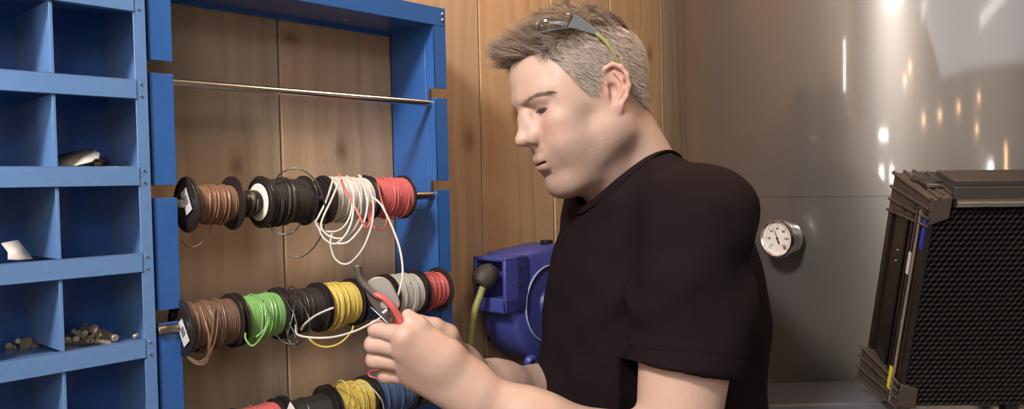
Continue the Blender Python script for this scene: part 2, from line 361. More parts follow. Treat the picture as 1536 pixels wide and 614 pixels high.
# ------------------------------------------------------------------ spool rack
RODZ = [1.682, 1.535, 1.387, 1.242]
NOT = [z+.0155 for z in RODZ]
def rack():
    t = empty('spool_rack', (.66, YB, .95), 'dark blue steel rack frame holding the wire spools on the wooden wall', 'rack')
    ztop = 1.834; zb = .92
    def upright(xw, xf0, xf1, sgn):
        mb = MB(); cuts = sorted([zb]+sum([[z-.0075, z+.0075] for z in NOT], [])+[ztop])
        for a, b in zip(cuts[0::2], cuts[1::2]):
            mb.bb(min(xf0, xf1), max(xf0, xf1), YF, YF+.0022, a, b)
            if sgn > 0: mb.bb(xw, xw+.0022, YF, YF+.0226, a, b)
            else: mb.bb(xw, xw+.0022, YF, YF+.0226, a, b)
        # web with keyhole slots
        w0, w1 = xw, xw+.0022
        mb.bb(w0, w1, YF+.0225, YB, zb, ztop)
        for z in RODZ:
            zn = z+.0155
            mb.bb(w0, w1, YF+.0165, YF+.0226, zn-.0076, zn+.0076)
        # back flange
        mb.bb(min(xf0, xf1), max(xf0, xf1), YB-.002, YB, zb, ztop) if sgn > 0 else None
        return mb.build('upright', 'blue', t, .0004)
    upright(.870, .870, .8955, 1)
    upright(.418, .418, .446, -1)
    for z in RODZ:      # dark slot openings of the web
        sl = MB(); sl.prism([(YF+.009, z), (YF+.016, z), (YF+.016, z+.020)]+[(YF+.0125+.0035*math.cos(a), z+.020+.0035*math.sin(a)) for a in [PI*k/8 for k in range(1, 8)]]+[(YF+.009, z+.020)], lambda u, v, w: Vector((w, u, v)), .8696, .8700); sl.build('slot', 'ink', t)
    b = MB().bb(.418, .8955, YF-.0005, YF+.0018, 1.805, ztop); b.bb(.4462, .8698, YF+.001, YB, 1.8055, 1.8085); b.bb(.4462, .8698, YB-.0025, YB-.0005, 1.8005, 1.8085)
    b.bb(.418, .8955, YF, YB, ztop-.002, ztop)
    b.build('top_beam', 'blue', t, .0005)
    MB().bb(.4462, .8698, YF+.001, YB, zb, zb+.003).build('bottom_beam', 'blue', t)
    for z in (1.8235, 1.8145): screw(t, (.8885, YF-.0006, z), (0, -1, 0), .0030, 'screw')
    MB().lathe([(0, .0035), (.0006, .0035), (.0006, 0)], (.745, 1.0, 1.8054), (0, 0, -1), 14).build('screw', 'brass', t)
    return t
rack()
ROD_Y = [.950, .950, .938, .938]
for i, z in enumerate(RODZ):
    r = .0052 if i == 0 else .0062
    x0, x1 = (.4165, .8735)
    o = MB().lathe([(0, 0), (0, r*.8), (.001, r), (x1-x0-.001, r), (x1-x0, r*.8), (x1-x0, 0)], (x0, ROD_Y[i], z), (1, 0, 0), 24).build('steel_rod', 'steel' if i == 0 else 'galv', origin=(x0, ROD_Y[i], z))
    tag(o, ['bare polished steel rod across the top of the blue rack', 'steel rod through the upper row of wire spools', 'steel rod through the middle row of wire spools', 'steel rod through the lowest row of wire spools'][i], 'rod', 'rods of the spool rack')
# ------------------------------------------------------------------ wire spools
RR = random.Random(3)
def winding(mb, x0, x1, yc, zc, r, wr, wob=.0006, waist=0):
    n = max(4, int((x1-x0)/(2*wr*.96))); pr = [(0, r-wr*1.5)]
    for i in range(n):
        c = (i+.5)/n*(x1-x0); ri = r+RR.uniform(-wob, wob)-waist*math.sin(PI*(i+.5)/n)
        for k in range(5):
            a = PI*(k/4); pr.append((c-math.cos(a)*wr*.96, ri-wr+math.sin(a)*wr))
    pr.append((x1-x0, r-wr*1.5))
    mb.lathe(pr, (x0, yc, zc), (1, 0, 0), 40)
    return mb
def turn(mb, x0, x1, yc, zc, r, wr, droop=0, a0=0, n=28, turns=1.0):
    pts = []
    for k in range(n+1):
        a = a0+2*PI*turns*k/n; s = k/n; rr = r+droop*max(0, -math.sin(a))
        pts.append((x0+(x1-x0)*s, yc-math.cos(a)*rr, zc+math.sin(a)*rr))
    return mb.tube(pts, wr, 6)
def spool(row, x0, x1, wm, label, fr=.034, wr_=.0014, rwind=.027, hub='black', cap=None, loops=3, waist=0, cat='wire spool', tagpos=None, plain=False):
    yc, zc = ROD_Y[row], RODZ[row]-.0012
    t = empty('wire_spool', (x0, yc, zc), label, cat, 'spools on the wire rack')
    ft = .0028
    for xa, s in ((x0, -1), (x1, 1)):
        p = [(0, .0078), (0, fr-.0012), (.0006, fr), (ft-.0006, fr), (ft, fr-.0012), (ft, .0078)] 
        c = (xa if s < 0 else xa-ft, yc, zc)
        f = MB().lathe(p, c, (1, 0, 0), 48)
        outx = xa+(-.0004 if s < 0 else .0004)
        f.lathe([(0, fr-.004), (.0007, fr-.003), (.0014, fr-.004)], (outx-.0007, yc, zc), (1, 0, 0), 40)
        f.lathe([(-.0012, .0078), (-.0012, .0125), (.0016, .0135), (.0016, .0078)], (outx, yc, zc), (1, 0, 0), 28)
        f.build('flange', hub, t, origin=(xa, yc, zc))
        for k in range(0 if (cap and s < 0) or fr < .02 else 3):
            a = 2*PI*k/3+RR.random()*1.2; MB().lathe([(-.0004, .0022), (.0004, .0022), (.0004, 0), (-.0004, 0)], (outx+s*.0003, yc+math.cos(a)*.022, zc+math.sin(a)*.022), (1, 0, 0), 10).build('hole', 'ink', t)
    MB().lathe([(0, .0078), (0, .016), (x1-x0-ft*2, .016), (x1-x0-ft*2, .0078)], (x0+ft, yc, zc), (1, 0, 0), 24).build('core', hub, t)
    if not plain:
        w = MB(); winding(w, x0+ft, x1-ft, yc, zc, rwind, wr_, waist=waist)
        L = x1-x0-2*ft
        for k in range(loops):
            a = x0+ft+.002+RR.uniform(0, L*.6); b = min(x1-ft-.002, a+RR.uniform(.006, .018)); turn(w, a, b, yc, zc, rwind+wr_*.7, wr_, RR.uniform(0, .004), RR.uniform(0, 6))
        w.build('winding', wm, t)
    if cap:
        MB().lathe([(0, .0245), (.0006, .0245), (.0008, .0238), (.0008, .0076)], (x0-.0014, yc, zc), (-1, 0, 0), 40).build('paper_disc', cap, t)
    if tagpos:
        R = Matrix.Rotation(math.radians(tagpos[2]), 3, 'X'); c = Vector((x0-.0022, yc+tagpos[0], zc+tagpos[1]))
        lb = MB().box(c, (.0005, .016, .030), R).build('sticker', 'label', t)
        br = MB()
        for k in range(9): br.box(c+R@Vector((-.0004, -.001+RR.uniform(-.0002, .0002), -.004+k*.0013)), (.0002, .009, .0005 if k % 3 else .0009), R)
        br.build('barcode', 'ink', lb)
    return t
S = {}
S['copper'] = spool(1, .462, .524, 'copper', 'black spool of copper brown wire, leftmost in the upper row, with a barcode sticker', fr=.0345, rwind=.0225, loops=5, tagpos=(-.006, .004, -28), wr_=.0013)
S['core'] = spool(1, .5265, .5575, 'olive', 'small spool half wound with dark olive wire in the upper row', fr=.0155, rwind=.0148, loops=6, wr_=.0012)
S['black1'] = spool(1, .5620, .631, 'blackw', 'spool of black wire with a white paper disc on its side, in the upper row', fr=.0345, rwind=.0300, cap='dial', wr_=.0018, loops=4)
S['white1'] = spool(1, .660, .735, 'white', 'spool of white wire with long hanging loops in the upper row', fr=.0345, rwind=.0305, wr_=.0015, loops=6)
S['red1'] = spool(1, .7385, .808, 'red', 'spool of red wire at the right end of the upper row', fr=.0335, rwind=.0295, wr_=.0010, loops=3)
S['brown2'] = spool(2, .444, .511, 'brown', 'spool of brown wire with drooping turns, leftmost in the middle row', fr=.0345, rwind=.0285, wr_=.0014, loops=6, tagpos=(-.012, -.004, -35))
S['green2'] = spool(2, .516, .5755, 'green', 'spool of green wire in the middle row', fr=.0345, rwind=.0285, wr_=.0012, loops=3)
S['black2'] = spool(2, .580, .638, 'blackw', 'spool of black wire with tangled turns in the middle row, between green and yellow', fr=.0345, rwind=.0275, wr_=.0012, loops=7)
S['yellow2'] = spool(2, .641, .697, 'yellow2', 'spool of yellow wire in the middle row, between black and blue', fr=.0345, rwind=.0295, wr_=.0016, loops=4)
S['blue2'] = spool(2, .700, .756, 'bluew', 'spool of blue wire in the middle row, partly behind the pliers', fr=.0340, rwind=.0255, wr_=.0013, loops=3)
S['white2'] = spool(2, .759, .815, 'whitegrey', 'spool of off-white wire in the middle row, right beside the pliers', fr=.0340, rwind=.0300, wr_=.0015, loops=4)
S['red2'] = spool(2, .819, .868, 'red', 'spool of dark red wire at the right end of the middle row', fr=.0345, rwind=.0270, wr_=.0010, loops=5, waist=.003)
S['red3'] = spool(3, .509, .570, 'red', 'spool of red wire at the bottom left, cut by the frame edge', fr=.0330, rwind=.0290, wr_=.0012, loops=2)
S['black3'] = spool(3, .580, .648, 'blackw', 'nearly empty black spool with a small diamond sticker in the lowest row', fr=.0345, rwind=.0240, wr_=.0010, loops=1)
S['yellow3'] = spool(3, .652, .716, 'yellow2', 'spool of yellow wire in the lowest row beside blue wire', fr=.0345, rwind=.0300, wr_=.0012, loops=5)
S['blue3'] = spool(3, .722, .792, 'bluew', 'spool of blue wire in the lowest row under the hand', fr=.0340, rwind=.0300, wr_=.0012, loops=3)
S['black4'] = spool(3, .797, .850, 'brown', 'dark brown wire spool at the right end of the lowest row', fr=.0335, rwind=.0285, wr_=.0012, loops=2)
MB().box((.5777, .915, 1.262), (.0005, .013, .013), Matrix.Rotation(math.radians(35), 3, 'X')).build('diamond_sticker', 'dial', S['black3'])
def loose(sp, m, pts, r, name='loose_wire'):
    MB().tube(spl([at(*p) for p in pts], 8), r, 8).build(name, m, S[sp])
loose('copper', 'copper', [(318, 338, .99), (312, 352, .99), (298, 368, .985), (282, 370, .985), (273, 361, .985)], .0009)
loose('black1', 'blackw', [(413, 276, 1.05), (420, 261, 1.05), (438, 253, 1.05), (455, 256, 1.05), (472, 270, 1.05), (484, 295, 1.05), (488, 320, 1.055), (483, 350, 1.06), (468, 374, 1.06), (450, 386, 1.06), (434, 383, 1.06)], .0011)
loose('black1', 'blackw', [(404, 338, 1.05), (412, 348, 1.05), (428, 352, 1.05), (442, 347, 1.05), (450, 336, 1.06)], .0010)
for a in ([(500, 268, 1.09), (490, 300, 1.07), (478, 325, 1.06), (474, 335, 1.06), (484, 346, 1.06), (505, 347, 1.06), (520, 335, 1.07), (528, 310, 1.08), (522, 280, 1.08)],
          [(512, 266, 1.09), (497, 300, 1.06), (482, 335, 1.05), (490, 352, 1.05), (512, 358, 1.05), (530, 345, 1.06), (541, 320, 1.08), (540, 290, 1.09)],
          [(520, 264, 1.10), (530, 290, 1.07), (529, 325, 1.06), (520, 350, 1.05), (503, 366, 1.05), (486, 358, 1.05), (478, 342, 1.05)],
          [(538, 263, 1.10), (552, 280, 1.08), (560, 305, 1.07), (557, 340, 1.06), (543, 375, 1.05), (522, 396, 1.05), (504, 390, 1.05), (496, 368, 1.05), (498, 350, 1.05)],
          [(541, 264, 1.10), (551, 300, 1.07), (545, 335, 1.06), (524, 362, 1.05), (506, 366, 1.05)]):
    loose('white1', 'white', a, .0014)
loose('white1', 'white', [(559, 296, 1.07), (572, 308, 1.06), (588, 340, 1.05), (600, 375, 1.03), (604, 410, 1.0), (598, 440, .985), (592, 455, .98)], .0014)
loose('red1', 'red', [(509, 262, 1.10), (516, 280, 1.08), (527, 300, 1.07), (538, 322, 1.06), (549, 342, 1.06), (556, 330, 1.07), (556, 305, 1.08)], .0016)
loose('red1', 'red', [(566, 272, 1.13), (572, 300, 1.10), (580, 325, 1.09), (576, 342, 1.09), (562, 342, 1.09), (553, 325, 1.1), (566, 300, 1.1)], .0011)
for k, (dx, dy) in enumerate(((0, 0), (6, 5), (-5, 9))):
    loose('brown2', 'brown', [(322+dx, 460, .97), (318+dx, 500+dy, .95), (312, 532+dy, .95), (298, 543+dy*.5, .95), (282, 534+dy*.3, .955), (276, 522, .965)], .0010)
loose('brown2', 'copper', [(300, 460, .965), (310, 490, .95), (316, 515, .95), (316, 528, .95)], .0011)
loose('green2', 'green', [(396, 455, 1.0), (402, 480, .99), (396, 500, .985), (380, 519, .985), (369, 510, .985), (368, 500, .99)], .0012)
loose('green2', 'green', [(390, 446, 1.02), (398, 470, .99), (398, 492, .99), (384, 506, .985)], .0012)
for a in ([(432, 434, 1.06), (440, 430, 1.05), (443, 440, 1.04), (440, 470, 1.02), (432, 505, 1.01), (437, 520, 1.01), (446, 500, 1.01), (440, 470, 1.02), (420, 440, 1.04)],
          [(414, 503, 1.01), (426, 514, 1.01), (444, 516, 1.01), (460, 504, 1.02), (464, 480, 1.02), (450, 450, 1.04), (440, 436, 1.06)],
          [(430, 495, 1.02), (434, 512, 1.01), (445, 522, 1.01), (443, 505, 1.02), (434, 485, 1.03)]):
    loose('black2', 'blackw', a, .0009)
loose('yellow2', 'yellow2', [(462, 506, 1.05), (472, 516, 1.04), (490, 521, 1.04), (510, 515, 1.04), (526, 500, 1.06), (530, 490, 1.08)], .0013)
loose('yellow3', 'yellow2', [(502, 582, 1.12), (506, 574, 1.1), (514, 572, 1.08), (522, 582, 1.07), (524, 600, 1.07), (522, 614, 1.08)], .0012)
loose('blue3', 'whitegrey', [(534, 578, 1.12), (548, 576, 1.10), (560, 585, 1.08), (572, 600, 1.08), (576, 614, 1.09)], .0009)
loose('red2', 'red', [(606, 571, 1.06), (590, 572, 1.05), (570, 569, 1.04), (554, 564, 1.04), (556, 557, 1.05), (575, 556, 1.06), (600, 560, 1.07)], .0012)
w = MB().tube(spl([at(*p) for p in [(452, 495, 1.02), (457, 487, 1.0), (470, 476, .99), (485, 468, .98), (500, 462, .975)]]), .0014, 8).build('cut_wire', 'white')
tag(w, 'short stiff white wire end sticking up across the yellow spool', 'wire', origin if False else None)
w = MB().tube(spl([at(*p) for p in [(444, 488, 1.04), (446, 502, 1.0), (470, 507, .985), (500, 506, .98), (530, 498, .97), (552, 488, .965), (568, 479, .962), (577, 469, .962), (580, 465, .962)]]), .0013, 8).build('cut_wire', 'whitegrey')
tag(w, 'grey-white wire running under the yellow spool into the plier jaws', 'wire')
def reel():
    t = empty('hose_reel', (1.12, 1.05, 1.42), 'blue plastic hose reel with yellow-green hose on the wooden wall behind the man', 'hose reel')
    cx, cz, R, yf, yb = 1.152, 1.375, .112, .932, 1.022
    def outline(g=0):
        p = []
        for k in range(41):       # left side curve from top-left down and round to bottom right
            a = math.radians(150+k*(360-150-35)/40*1.0)
            p.append((cx+math.cos(a)*(R-g), cz+math.sin(a)*(R-g)))
        p += [(cx+R+.02-g, cz-.06), (cx+R+.03-g, cz+.02), (cx+R+.02-g, cz+.085-g), (cx+.03, cz+.108-g), (cx-.09+g*.5, cz+.098-g), (cx-R+.004+g*.7, cz+.085-g)]
        return p
    b = MB(); lay = [(yb, .010), (yb-.01, 0), (yf+.012, 0), (yf+.004, .003), (yf, .010)]
    n = len(outline()); vs = []
    for y, g in lay: vs += [(u, y, v) for u, v in outline(g)]
    fs = [(i*n+k, i*n+(k+1) % n, (i+1)*n+(k+1) % n, (i+1)*n+k) for i in range(len(lay)-1) for k in range(n)]+[tuple(range(n))[::-1], tuple((len(lay)-1)*n+k for k in range(n))]
    b.add(vs, fs, True); b.build('housing', 'reel', t, sharp=50)
    d = MB(); d.lathe([(0, .073), (.003, .0715), (.0035, .070), (.001, .0685), (.001, .030), (.006, .027), (.007, 0)], (cx-.014, yf+.0005, cz), (0, -1, 0), 72); d.build('front_disc', 'reel', t)
    MB().lathe([(.0032, .0722), (.0046, .0716), (.0050, .0708), (.0046, .0700), (.0032, .0694)], (cx-.014, yf+.0005, cz), (0, -1, 0), 96).build('ring', 'ring', t)
    # hose guide box with opening facing left
    hx0, hx1, z0, z1, y0, y1 = 1.013, 1.075, 1.372, 1.470, .928, 1.006
    g = MB(); th = .008
    g.bb(hx0, hx1, y0, y0+th, z0, z1); g.bb(hx0, hx1, y1-th, y1, z0, z1); g.bb(hx0, hx1, y0, y1, z1-th, z1); g.bb(hx0, hx1, y0, y1, z0, z0+th+.018); g.bb(hx0+.03, hx1, y0, y1, z0, z1)
    g.build('guide_box', 'reel', t, .003)
    for z in (1.450, 1.418): MB().lathe([(0, .0028), (.001, .0028), (.001, 0)], (1.050, y0-.0005, z), (0, -1, 0), 16).build('screw', 'ink', t)
    c = Vector((1.010, .968, 1.438))
    s = MB(); s.lathe([(-.028, .004), (-.027, .012), (-.02, .0185), (-.008, .0215), (.004, .0205), (.014, .016), (.018, .009)], c, Vector((.86, 0, .5)), 32); s.build('stopper', 'rubber', t)
    hp = spl([c+Vector((-.012, -.004, -.012)), c+Vector((-.024, -.006, -.03)), c+Vector((-.038, -.004, -.06)), c+Vector((-.046, 0, -.11)), c+Vector((-.049, .006, -.2)), c+Vector((-.048, .01, -.4)), c+Vector((-.03, .02, -.8)), (1.02, .99, .35)])
    MB().tube(hp, .0062, 12).build('hose', 'hose', t)
    MB().lathe([(0, .013), (.006, .014), (.012, .010), (.012, .006), (.004, .005)], (1.088, yf+.01, 1.276), Vector((-.2, -1, -.2)), 24).build('drain_boss', 'reel', t, .0)
    MB().bb(1.09, 1.20, 1.02, 1.05, 1.30, 1.45).build('wall_bracket', 'bark', t, .002)
    MB().bb(1.070, 1.092, 1.02, 1.048, 1.258, 1.272).build('foot', 'greycard', t, .002)
    MB().bb(1.158, 1.18, .955, .97, 1.480, 1.490).build('catch', 'bark', t, .002)
    return t
reel_obj = reel(); reel_obj.location.z -= .047
BR = random.Random(11)
yf = YF-.004
def fz(k): return ZL[k]+.0225       # lip top = what shows of the floor
def bolt(p, d, L, r, m, label, grp, head=True, name='bolt'):
    r *= .72; d = Vector(d).normalized(); t = empty(name, p, label, 'bolt', grp); p = Vector(p)
    MB().lathe([(0, 0), (0, r*.86)]+[(.001+i*(L-.002)/14, r*(1 if i % 2 else .9)) for i in range(15)]+[(L, r*.82), (L, 0)], p, d, 14).build('shank', m, t)
    if head: MB().lathe([(-.0030, 0), (-.0030, r*.9), (-.0022, r*1.22), (0, r*1.25), (0, 0)], p, d, 16).build('head', m, t)
    return t
def px_bolt(a, b, za, zb, r, m, label, grp, head=True):
    A, B_ = at(*a, za), at(*b, zb); return bolt(A, B_-A, (B_-A).length, r, m, label, grp, head)
# second row left: brass fittings
G1 = 'brass bolts in the second bin row'
for a, b, r, lb, hd in [((-8, 242), (6, 232), .0045, 'brass bolt at the very left edge of the second bin row', True), ((20, 246), (45, 244), .0042, 'lying brass bolt at the front right of its pile, second bin row', True), ((30, 241), (36, 237), .006, 'stubby brass bolt in the middle of its pile, second bin row', True),
                       ((19, 242), (33, 229), .0040, 'brass bolt tilted up and to the right over its pile, second bin row', True), ((11, 240), (17, 232), .0045, 'short brass bolt standing left of the tilted one, second bin row', True), ((2, 245), (13, 240), .0045, 'lying brass bolt at the left of its pile, second bin row', True)]:
    px_bolt(a, b, .94, .95, r, 'brass', lb, G1, hd)
# second row right: folded grey white card box, torn end
z = fz(1)-.004
def card():
    t = empty('card_packet', atY(120, 246, .95), 'torn white and grey card packet lying in the second bin row', 'packet')
    A, B_, C_, D, E_ = atY(82, 247, .965), atY(84, 233, 1.0), atY(137, 222, .985), atY(150, 230, .965), atY(148, 238, .955)
    F_, G_ = atY(138, 242, .948), atY(112, 248, .946)
    m = MB(); m.add([A, B_, C_, G_], [(0, 1, 2, 3)]); o = m.build('printed_face', 'greycard', t); md = o.modifiers.new('s', 'SOLIDIFY'); md.thickness = .0012
    m = MB(); m.add([G_, C_, D, E_, (E_+F_)/2+Vector((0, 0, .002)), F_], [(0, 1, 2, 3, 4, 5)]); o = m.build('white_face', 'paper', t); md = o.modifiers.new('s', 'SOLIDIFY'); md.thickness = .0012
card()
px_bolt((141, 247), (150, 246), .955, .965, .0050, 'brass', 'brass fitting peeking out beside the card packet', None)
px_bolt((150, 244), (160, 242), .965, .985, .0060, 'plug', 'dark fitting behind the card packet', None)
# third row left
def card3():
    t = empty('parts_card', atY(20, 385, .95), 'crumpled white card label lying in the third bin row', 'card')
    P_ = [atY(2, 365, .955), atY(27, 360, .965), atY(37, 372, .957), atY(49, 388, .945), atY(28, 390, .943), atY(12, 389, .943), (atY(12, 378, .946))]
    o = MB().add(P_, [(0, 1, 2, 6), (6, 2, 3, 4, 5)]).build('card', 'paper', t); md = o.modifiers.new('s', 'SOLIDIFY'); md.thickness = .0007
card3()
G3 = 'bolts in the third bin row'
for a, b, r, m, lb in [((-2, 356), (4, 359), .005, 'brass', 'brass bolt at the left frame edge in the third bin row'), ((24, 358), (30, 351), .0045, 'brass', 'brass bolt sticking up behind the white card'), ((12, 387), (24, 382), .0055, 'brass', 'stubby brass bolt in front of the white card'), ((-6, 376), (6, 380), .005, 'zinc', 'dull bolt at the left frame edge beside the white card')]:
    px_bolt(a, b, .93, .945, r, m, lb, G3)
# fourth row left
G4 = 'bolts in the left bin of the fourth row'
for a, b, r, lb in [((-6, 518), (22, 507), .0042, 'long bolt pointing up right at the left edge, fourth bin row'), ((40, 516), (62, 529), .0085, 'fat bolt leaning right, largest in its pile, fourth bin row'), ((20, 524), (40, 535), .0055, 'bolt beside the fat one, fourth bin row'), ((-4, 532), (14, 524), .005, 'bolt low at the left frame edge, fourth bin row'),
                    ((4, 534), (18, 534), .005, 'lying bolt at the front, left bin of the fourth row'), ((14, 519), (24, 519), .0045, 'short bolt at the back of its pile, left bin of the fourth row'), ((28, 512), (38, 513), .0040, 'small bolt behind the fat one, fourth bin row')]:
    px_bolt(a, b, .915, .935, r, 'zinc', lb, G4)
# fourth row right: heap
G5 = 'bolts heaped in the right bin of the fourth row'
H = [((101, 513), (101, 506), .93, .95, .0070, 'round headed fat bolt at the left of the heap'), ((110, 497), (130, 511), .93, .94, .0042, 'bolt slanting down to the right across the heap'), ((119, 499), (130, 486), .95, .97, .0042, 'bolt sticking up highest from the heap'),
     ((114, 509), (111, 508), .93, .95, .0048, 'bolt end facing forward beside the fat one'), ((127, 500), (124, 499), .945, .96, .0046, 'bolt end facing forward under the highest bolt'), ((141, 494), (147, 498), .95, .96, .0062, 'short fat bolt at the top right of the heap'),
     ((132, 512), (108, 517), .925, .93, .0042, 'bolt lying at the front left of the heap'), ((147, 512), (166, 515), .925, .935, .0046, 'bolt lying at the front right with its end toward the room'), ((149, 503), (158, 507), .94, .95, .0048, 'short bolt in the middle right of the heap'),
     ((172, 507), (155, 498), .935, .96, .0048, 'bolt at the right end of the heap pointing forward'), ((134, 508), (144, 501), .94, .95, .0045, 'bolt slanting up right in the middle of the heap'), ((101, 521), (109, 521), .925, .93, .0045, 'small bolt lowest at the left of the heap'),
     ((164, 506), (150, 497), .95, .97, .0042, 'bolt behind the right end of the heap'), ((138, 512), (144, 514), .93, .94, .0040, 'stub between the two front bolts of the heap'), ((120, 507), (127, 505), .945, .95, .005, 'bolt half buried in the middle of the heap'),
     ((116, 515), (130, 515), .94, .945, .004, 'bolt under the front of the heap'), ((134, 494), (140, 501), .96, .965, .0045, 'bolt behind the top of the heap'), ((203, 504), (206, 502), .95, .953, .003, 'tiny bolt lying alone at the right of the bin')]
for a, b, za, zb, r, lb in H: px_bolt(a, b, za, zb, r, 'zinc', lb, G5)
def cabinet2():
    # floor-standing grey cabinet the honeycomb panel stands on
    o = at(1168, 614, 1.19); a = Vector((CR.x, CR.y, 0)).normalized(); f = Vector((CF.x, CF.y, 0)).normalized()
    zt = 1.197; L = .225
    far = at(1200, 572, 1.375); near = 1.237
    c0 = Vector((CH*0, 0, 0))+f*near+a*.388
    D = 1.372-near
    t = empty('tool_cabinet', c0+f*D/2+a*L/2-Vector((0, 0, c0.z)), 'narrow grey metal cabinet left of the honeycomb panel, in front of the tank', 'cabinet')
    R = Matrix((a, f, Vector((0, 0, 1)))).transposed()
    def B(x0, x1, y0, y1, z0, z1, nm, m, bv=.003):
        c = f*(near+(y0+y1)/2)+a*(.388+(x0+x1)/2)+Vector((0, 0, (z0+z1)/2)); return MB().box(c, (x1-x0, y1-y0, z1-z0), R).build(nm, m, t, bv)
    B(0, L, 0, D, zt-.025, zt, 'top', 'cabtop'); B(.01, L-.01, .02, D-.01, .06, zt-.025, 'body', 'cabtop')
    for k in range(4): 
        B(.02, L-.02, .012, .02, .1+k*.265, .35+k*.265, 'drawer', 'cabtop'); B(.07, .155, -.004, .012, .30+k*.265, .315+k*.265, 'handle', 'alu')
    for x in (.01, L-.04):
        for y in (.04, D-.08): B(x, x+.03, y, y+.04, 0, .06, 'foot', 'black')
M['cabtop'] = mat('cabinet_grey', (.085, .085, .10), .38, var=.05)
cabinet2()
def panel():
    A = Vector((.6698, -.7424, -.0131)).normalized(); Bv = Vector((.2136, .2096, -.9542)); Cv = Vector((.7111, .6363, .2990))
    Cv = A.cross(Bv).normalized(); 
    if Cv.dot(CF) < 0: Cv = -Cv
    Bv = (Bv-A*Bv.dot(A)).normalized(); z0 = 1.085
    O = at(1401, 300, z0)                 # front top-left of the corner bracket
    def X(a, b, c): return O+A*a+Bv*b+Cv*c
    R = Matrix((A, Bv, Cv)).transposed()
    t = empty('honeycomb_panel', X(.13, .34, .03), 'black framed equipment panel with honeycomb grille and ribbed corner pieces at far right', 'panel')
    def bx(a0, a1, b0, b1, c0, c1, nm, m, bv=.0015, par=None): return MB().box(X((a0+a1)/2, (b0+b1)/2, (c0+c1)/2), (a1-a0, b1-b0, c1-c0), R).build(nm, m, par or t, bv)
    Wd, Hh, Dp = .40, .325, .105; OUT = 0
    # main body behind the grille
    bx(.004, Wd, -.012, Hh+.02, .030, Dp-.01, 'body', 'bark', .003)
    # left side profile rails: dark channel, polished rail, thin edge
    bx(-.004, .0, .01, Hh, .052, Dp-.002, 'side_channel', 'bark', .001)
    bx(-.008, -.002, .01, Hh, Dp-.014, Dp-.002, 'side_channel_edge', 'bark', .001)
    bx(-.006, .001, .01, Hh, .034, .040, 'side_channel_rib', 'bark', .001)
    MB().tube([X(-.005, .02, .020), X(-.005, Hh, .020)], .0048, 14).build('side_rail', 'alu', t)
    bx(-.003, .006, .015, Hh, .002, .014, 'frame_edge', 'bark', .001)
    bx(-.0042, -.0030, .03, .075, .004, .011, 'blue_strip', 'bluestrip', 0)
    bx(-.0102, -.0096, .085, .118, .0165, .0235, 'small_label', 'label', 0)
    bx(-.0105, -.0098, .268, .305, .015, .024, 'yellow_sticker', 'yellow', .0004)
    for k, (b, c) in enumerate(((.10, .066), (.117, .066), (.30, .066))):
        MB().lathe([(0, .0018), (.0012, .0014), (.0015, 0)], X(-.0042, b, c), -A, 12).build('rivet', 'screw', t)
    # top rail set: flat top beam, dark band, polished tube
    bx(.03, Wd, -.024, -.016, .010, .060, 'top_beam', 'darkalu', .001)
    bx(.03, Wd, -.016, .004, .006, .04, 'top_band', 'darkalu', .001)
    MB().tube([X(.030, .0050, .001), X(Wd, .0050, .001)], .0062, 16).build('top_rail', 'alu', t)
    # honeycomb
    hc = MB(); p = .0090; rr = p/math.sqrt(3); a0, a1, b0, b1 = .004, Wd-.004, .0155, Hh-.004; wt = .0006; dep = .012
    j = 0; b = b0
    while b < b1:
        a = a0+(p/2 if j % 2 else 0)
        while a < a1:
            vs = []; 
            for c, q in ((.004, rr-.0009), (.004, rr), (.004+dep, rr-.0009)):
                for k in range(6):
                    w = PI/6+k*PI/3; vs.append(X(a+math.cos(w)*q, b+math.sin(w)*q, c))
            vs += [X(a+math.cos(PI/6+k*PI/3)*(rr-.0003), b+math.sin(PI/6+k*PI/3)*(rr-.0003), .0025) for k in range(6)]
            fs = []
            for k in range(6):
                l = (k+1) % 6; fs += [(k, l, 12+l, 12+k), (18+k, 18+l, l, k), (6+k, 6+l, 18+l, 18+k)]
            hc.add(vs, fs); a += p
        b += p*.866; j += 1
    o = hc.build('honeycomb_grille', 'grille', t, sharp=20)
    bx(.0, Wd, .012, Hh, .017, .030, 'grille_backing', 'ink', 0)
    # ribbed corner brackets
    def bracket(flip, name):
        s = -1 if flip else 1; b00 = 0 if not flip else Hh
        def Y(a, b, c): return X(a, b00+s*b, c)
        br = MB()
        # wedge: side face taller toward the back
        pf = [(-.004, 0), (.026, -.004), (.026, .028), (-.001, .038)]; q_ = -.020 if flip else -.010; pbk = [(q_, -.009), (.030, -.012), (.030, .046), (q_, .048)]
        vs = [Y(a, b, 0) for a, b in pf]+[Y(a, b, .098) for a, b in pbk]
        br.add(vs, [(0, 1, 2, 3), (7, 6, 5, 4), (0, 4, 5, 1), (1, 5, 6, 2), (2, 6, 7, 3), (3, 7, 4, 0)])
        o = br.build(name, 'brackm', t, .002)
        def lerp(u, v, q): return u+(v-u)*q
        rb = MB()
        for q in (0, .36, .70, 1):        # ribs along the side
            f0 = Y(-.0045, lerp(0, .038, q), -.001); f1 = Y(q_-.0015, lerp(-.009, .048, q), .100)
            rb.tube([f0, f1], .0022, 8)
        for q in (.0, .36, .68, 1.0):     # ribs along the top
            f0 = Y(lerp(-.004, .028, q), lerp(-.001, -.005, q), -.001 if q < .5 else .010); f1 = Y(lerp(q_, .032, q), lerp(-.010, -.013, q), .100 if q < .9 else .088)
            rb.tube([f0, f1], .0022, 8)
        rb.build('ribs', 'brackm', o)
        MB().lathe([(0, .009), (.004, .009), (.004, .0065), (.001, .0055), (.001, 0)], Y(.008, -.0085, .066), -Bv*s, 24).build('knob_recess', 'brackm', o)
        MB().lathe([(0, .0035), (.0015, .003), (.0018, 0)], Y(q_*.6-.004, .030, .055), -A, 16).build('screw', 'black', o)
    bracket(False, 'corner_bracket'); bracket(True, 'corner_bracket')
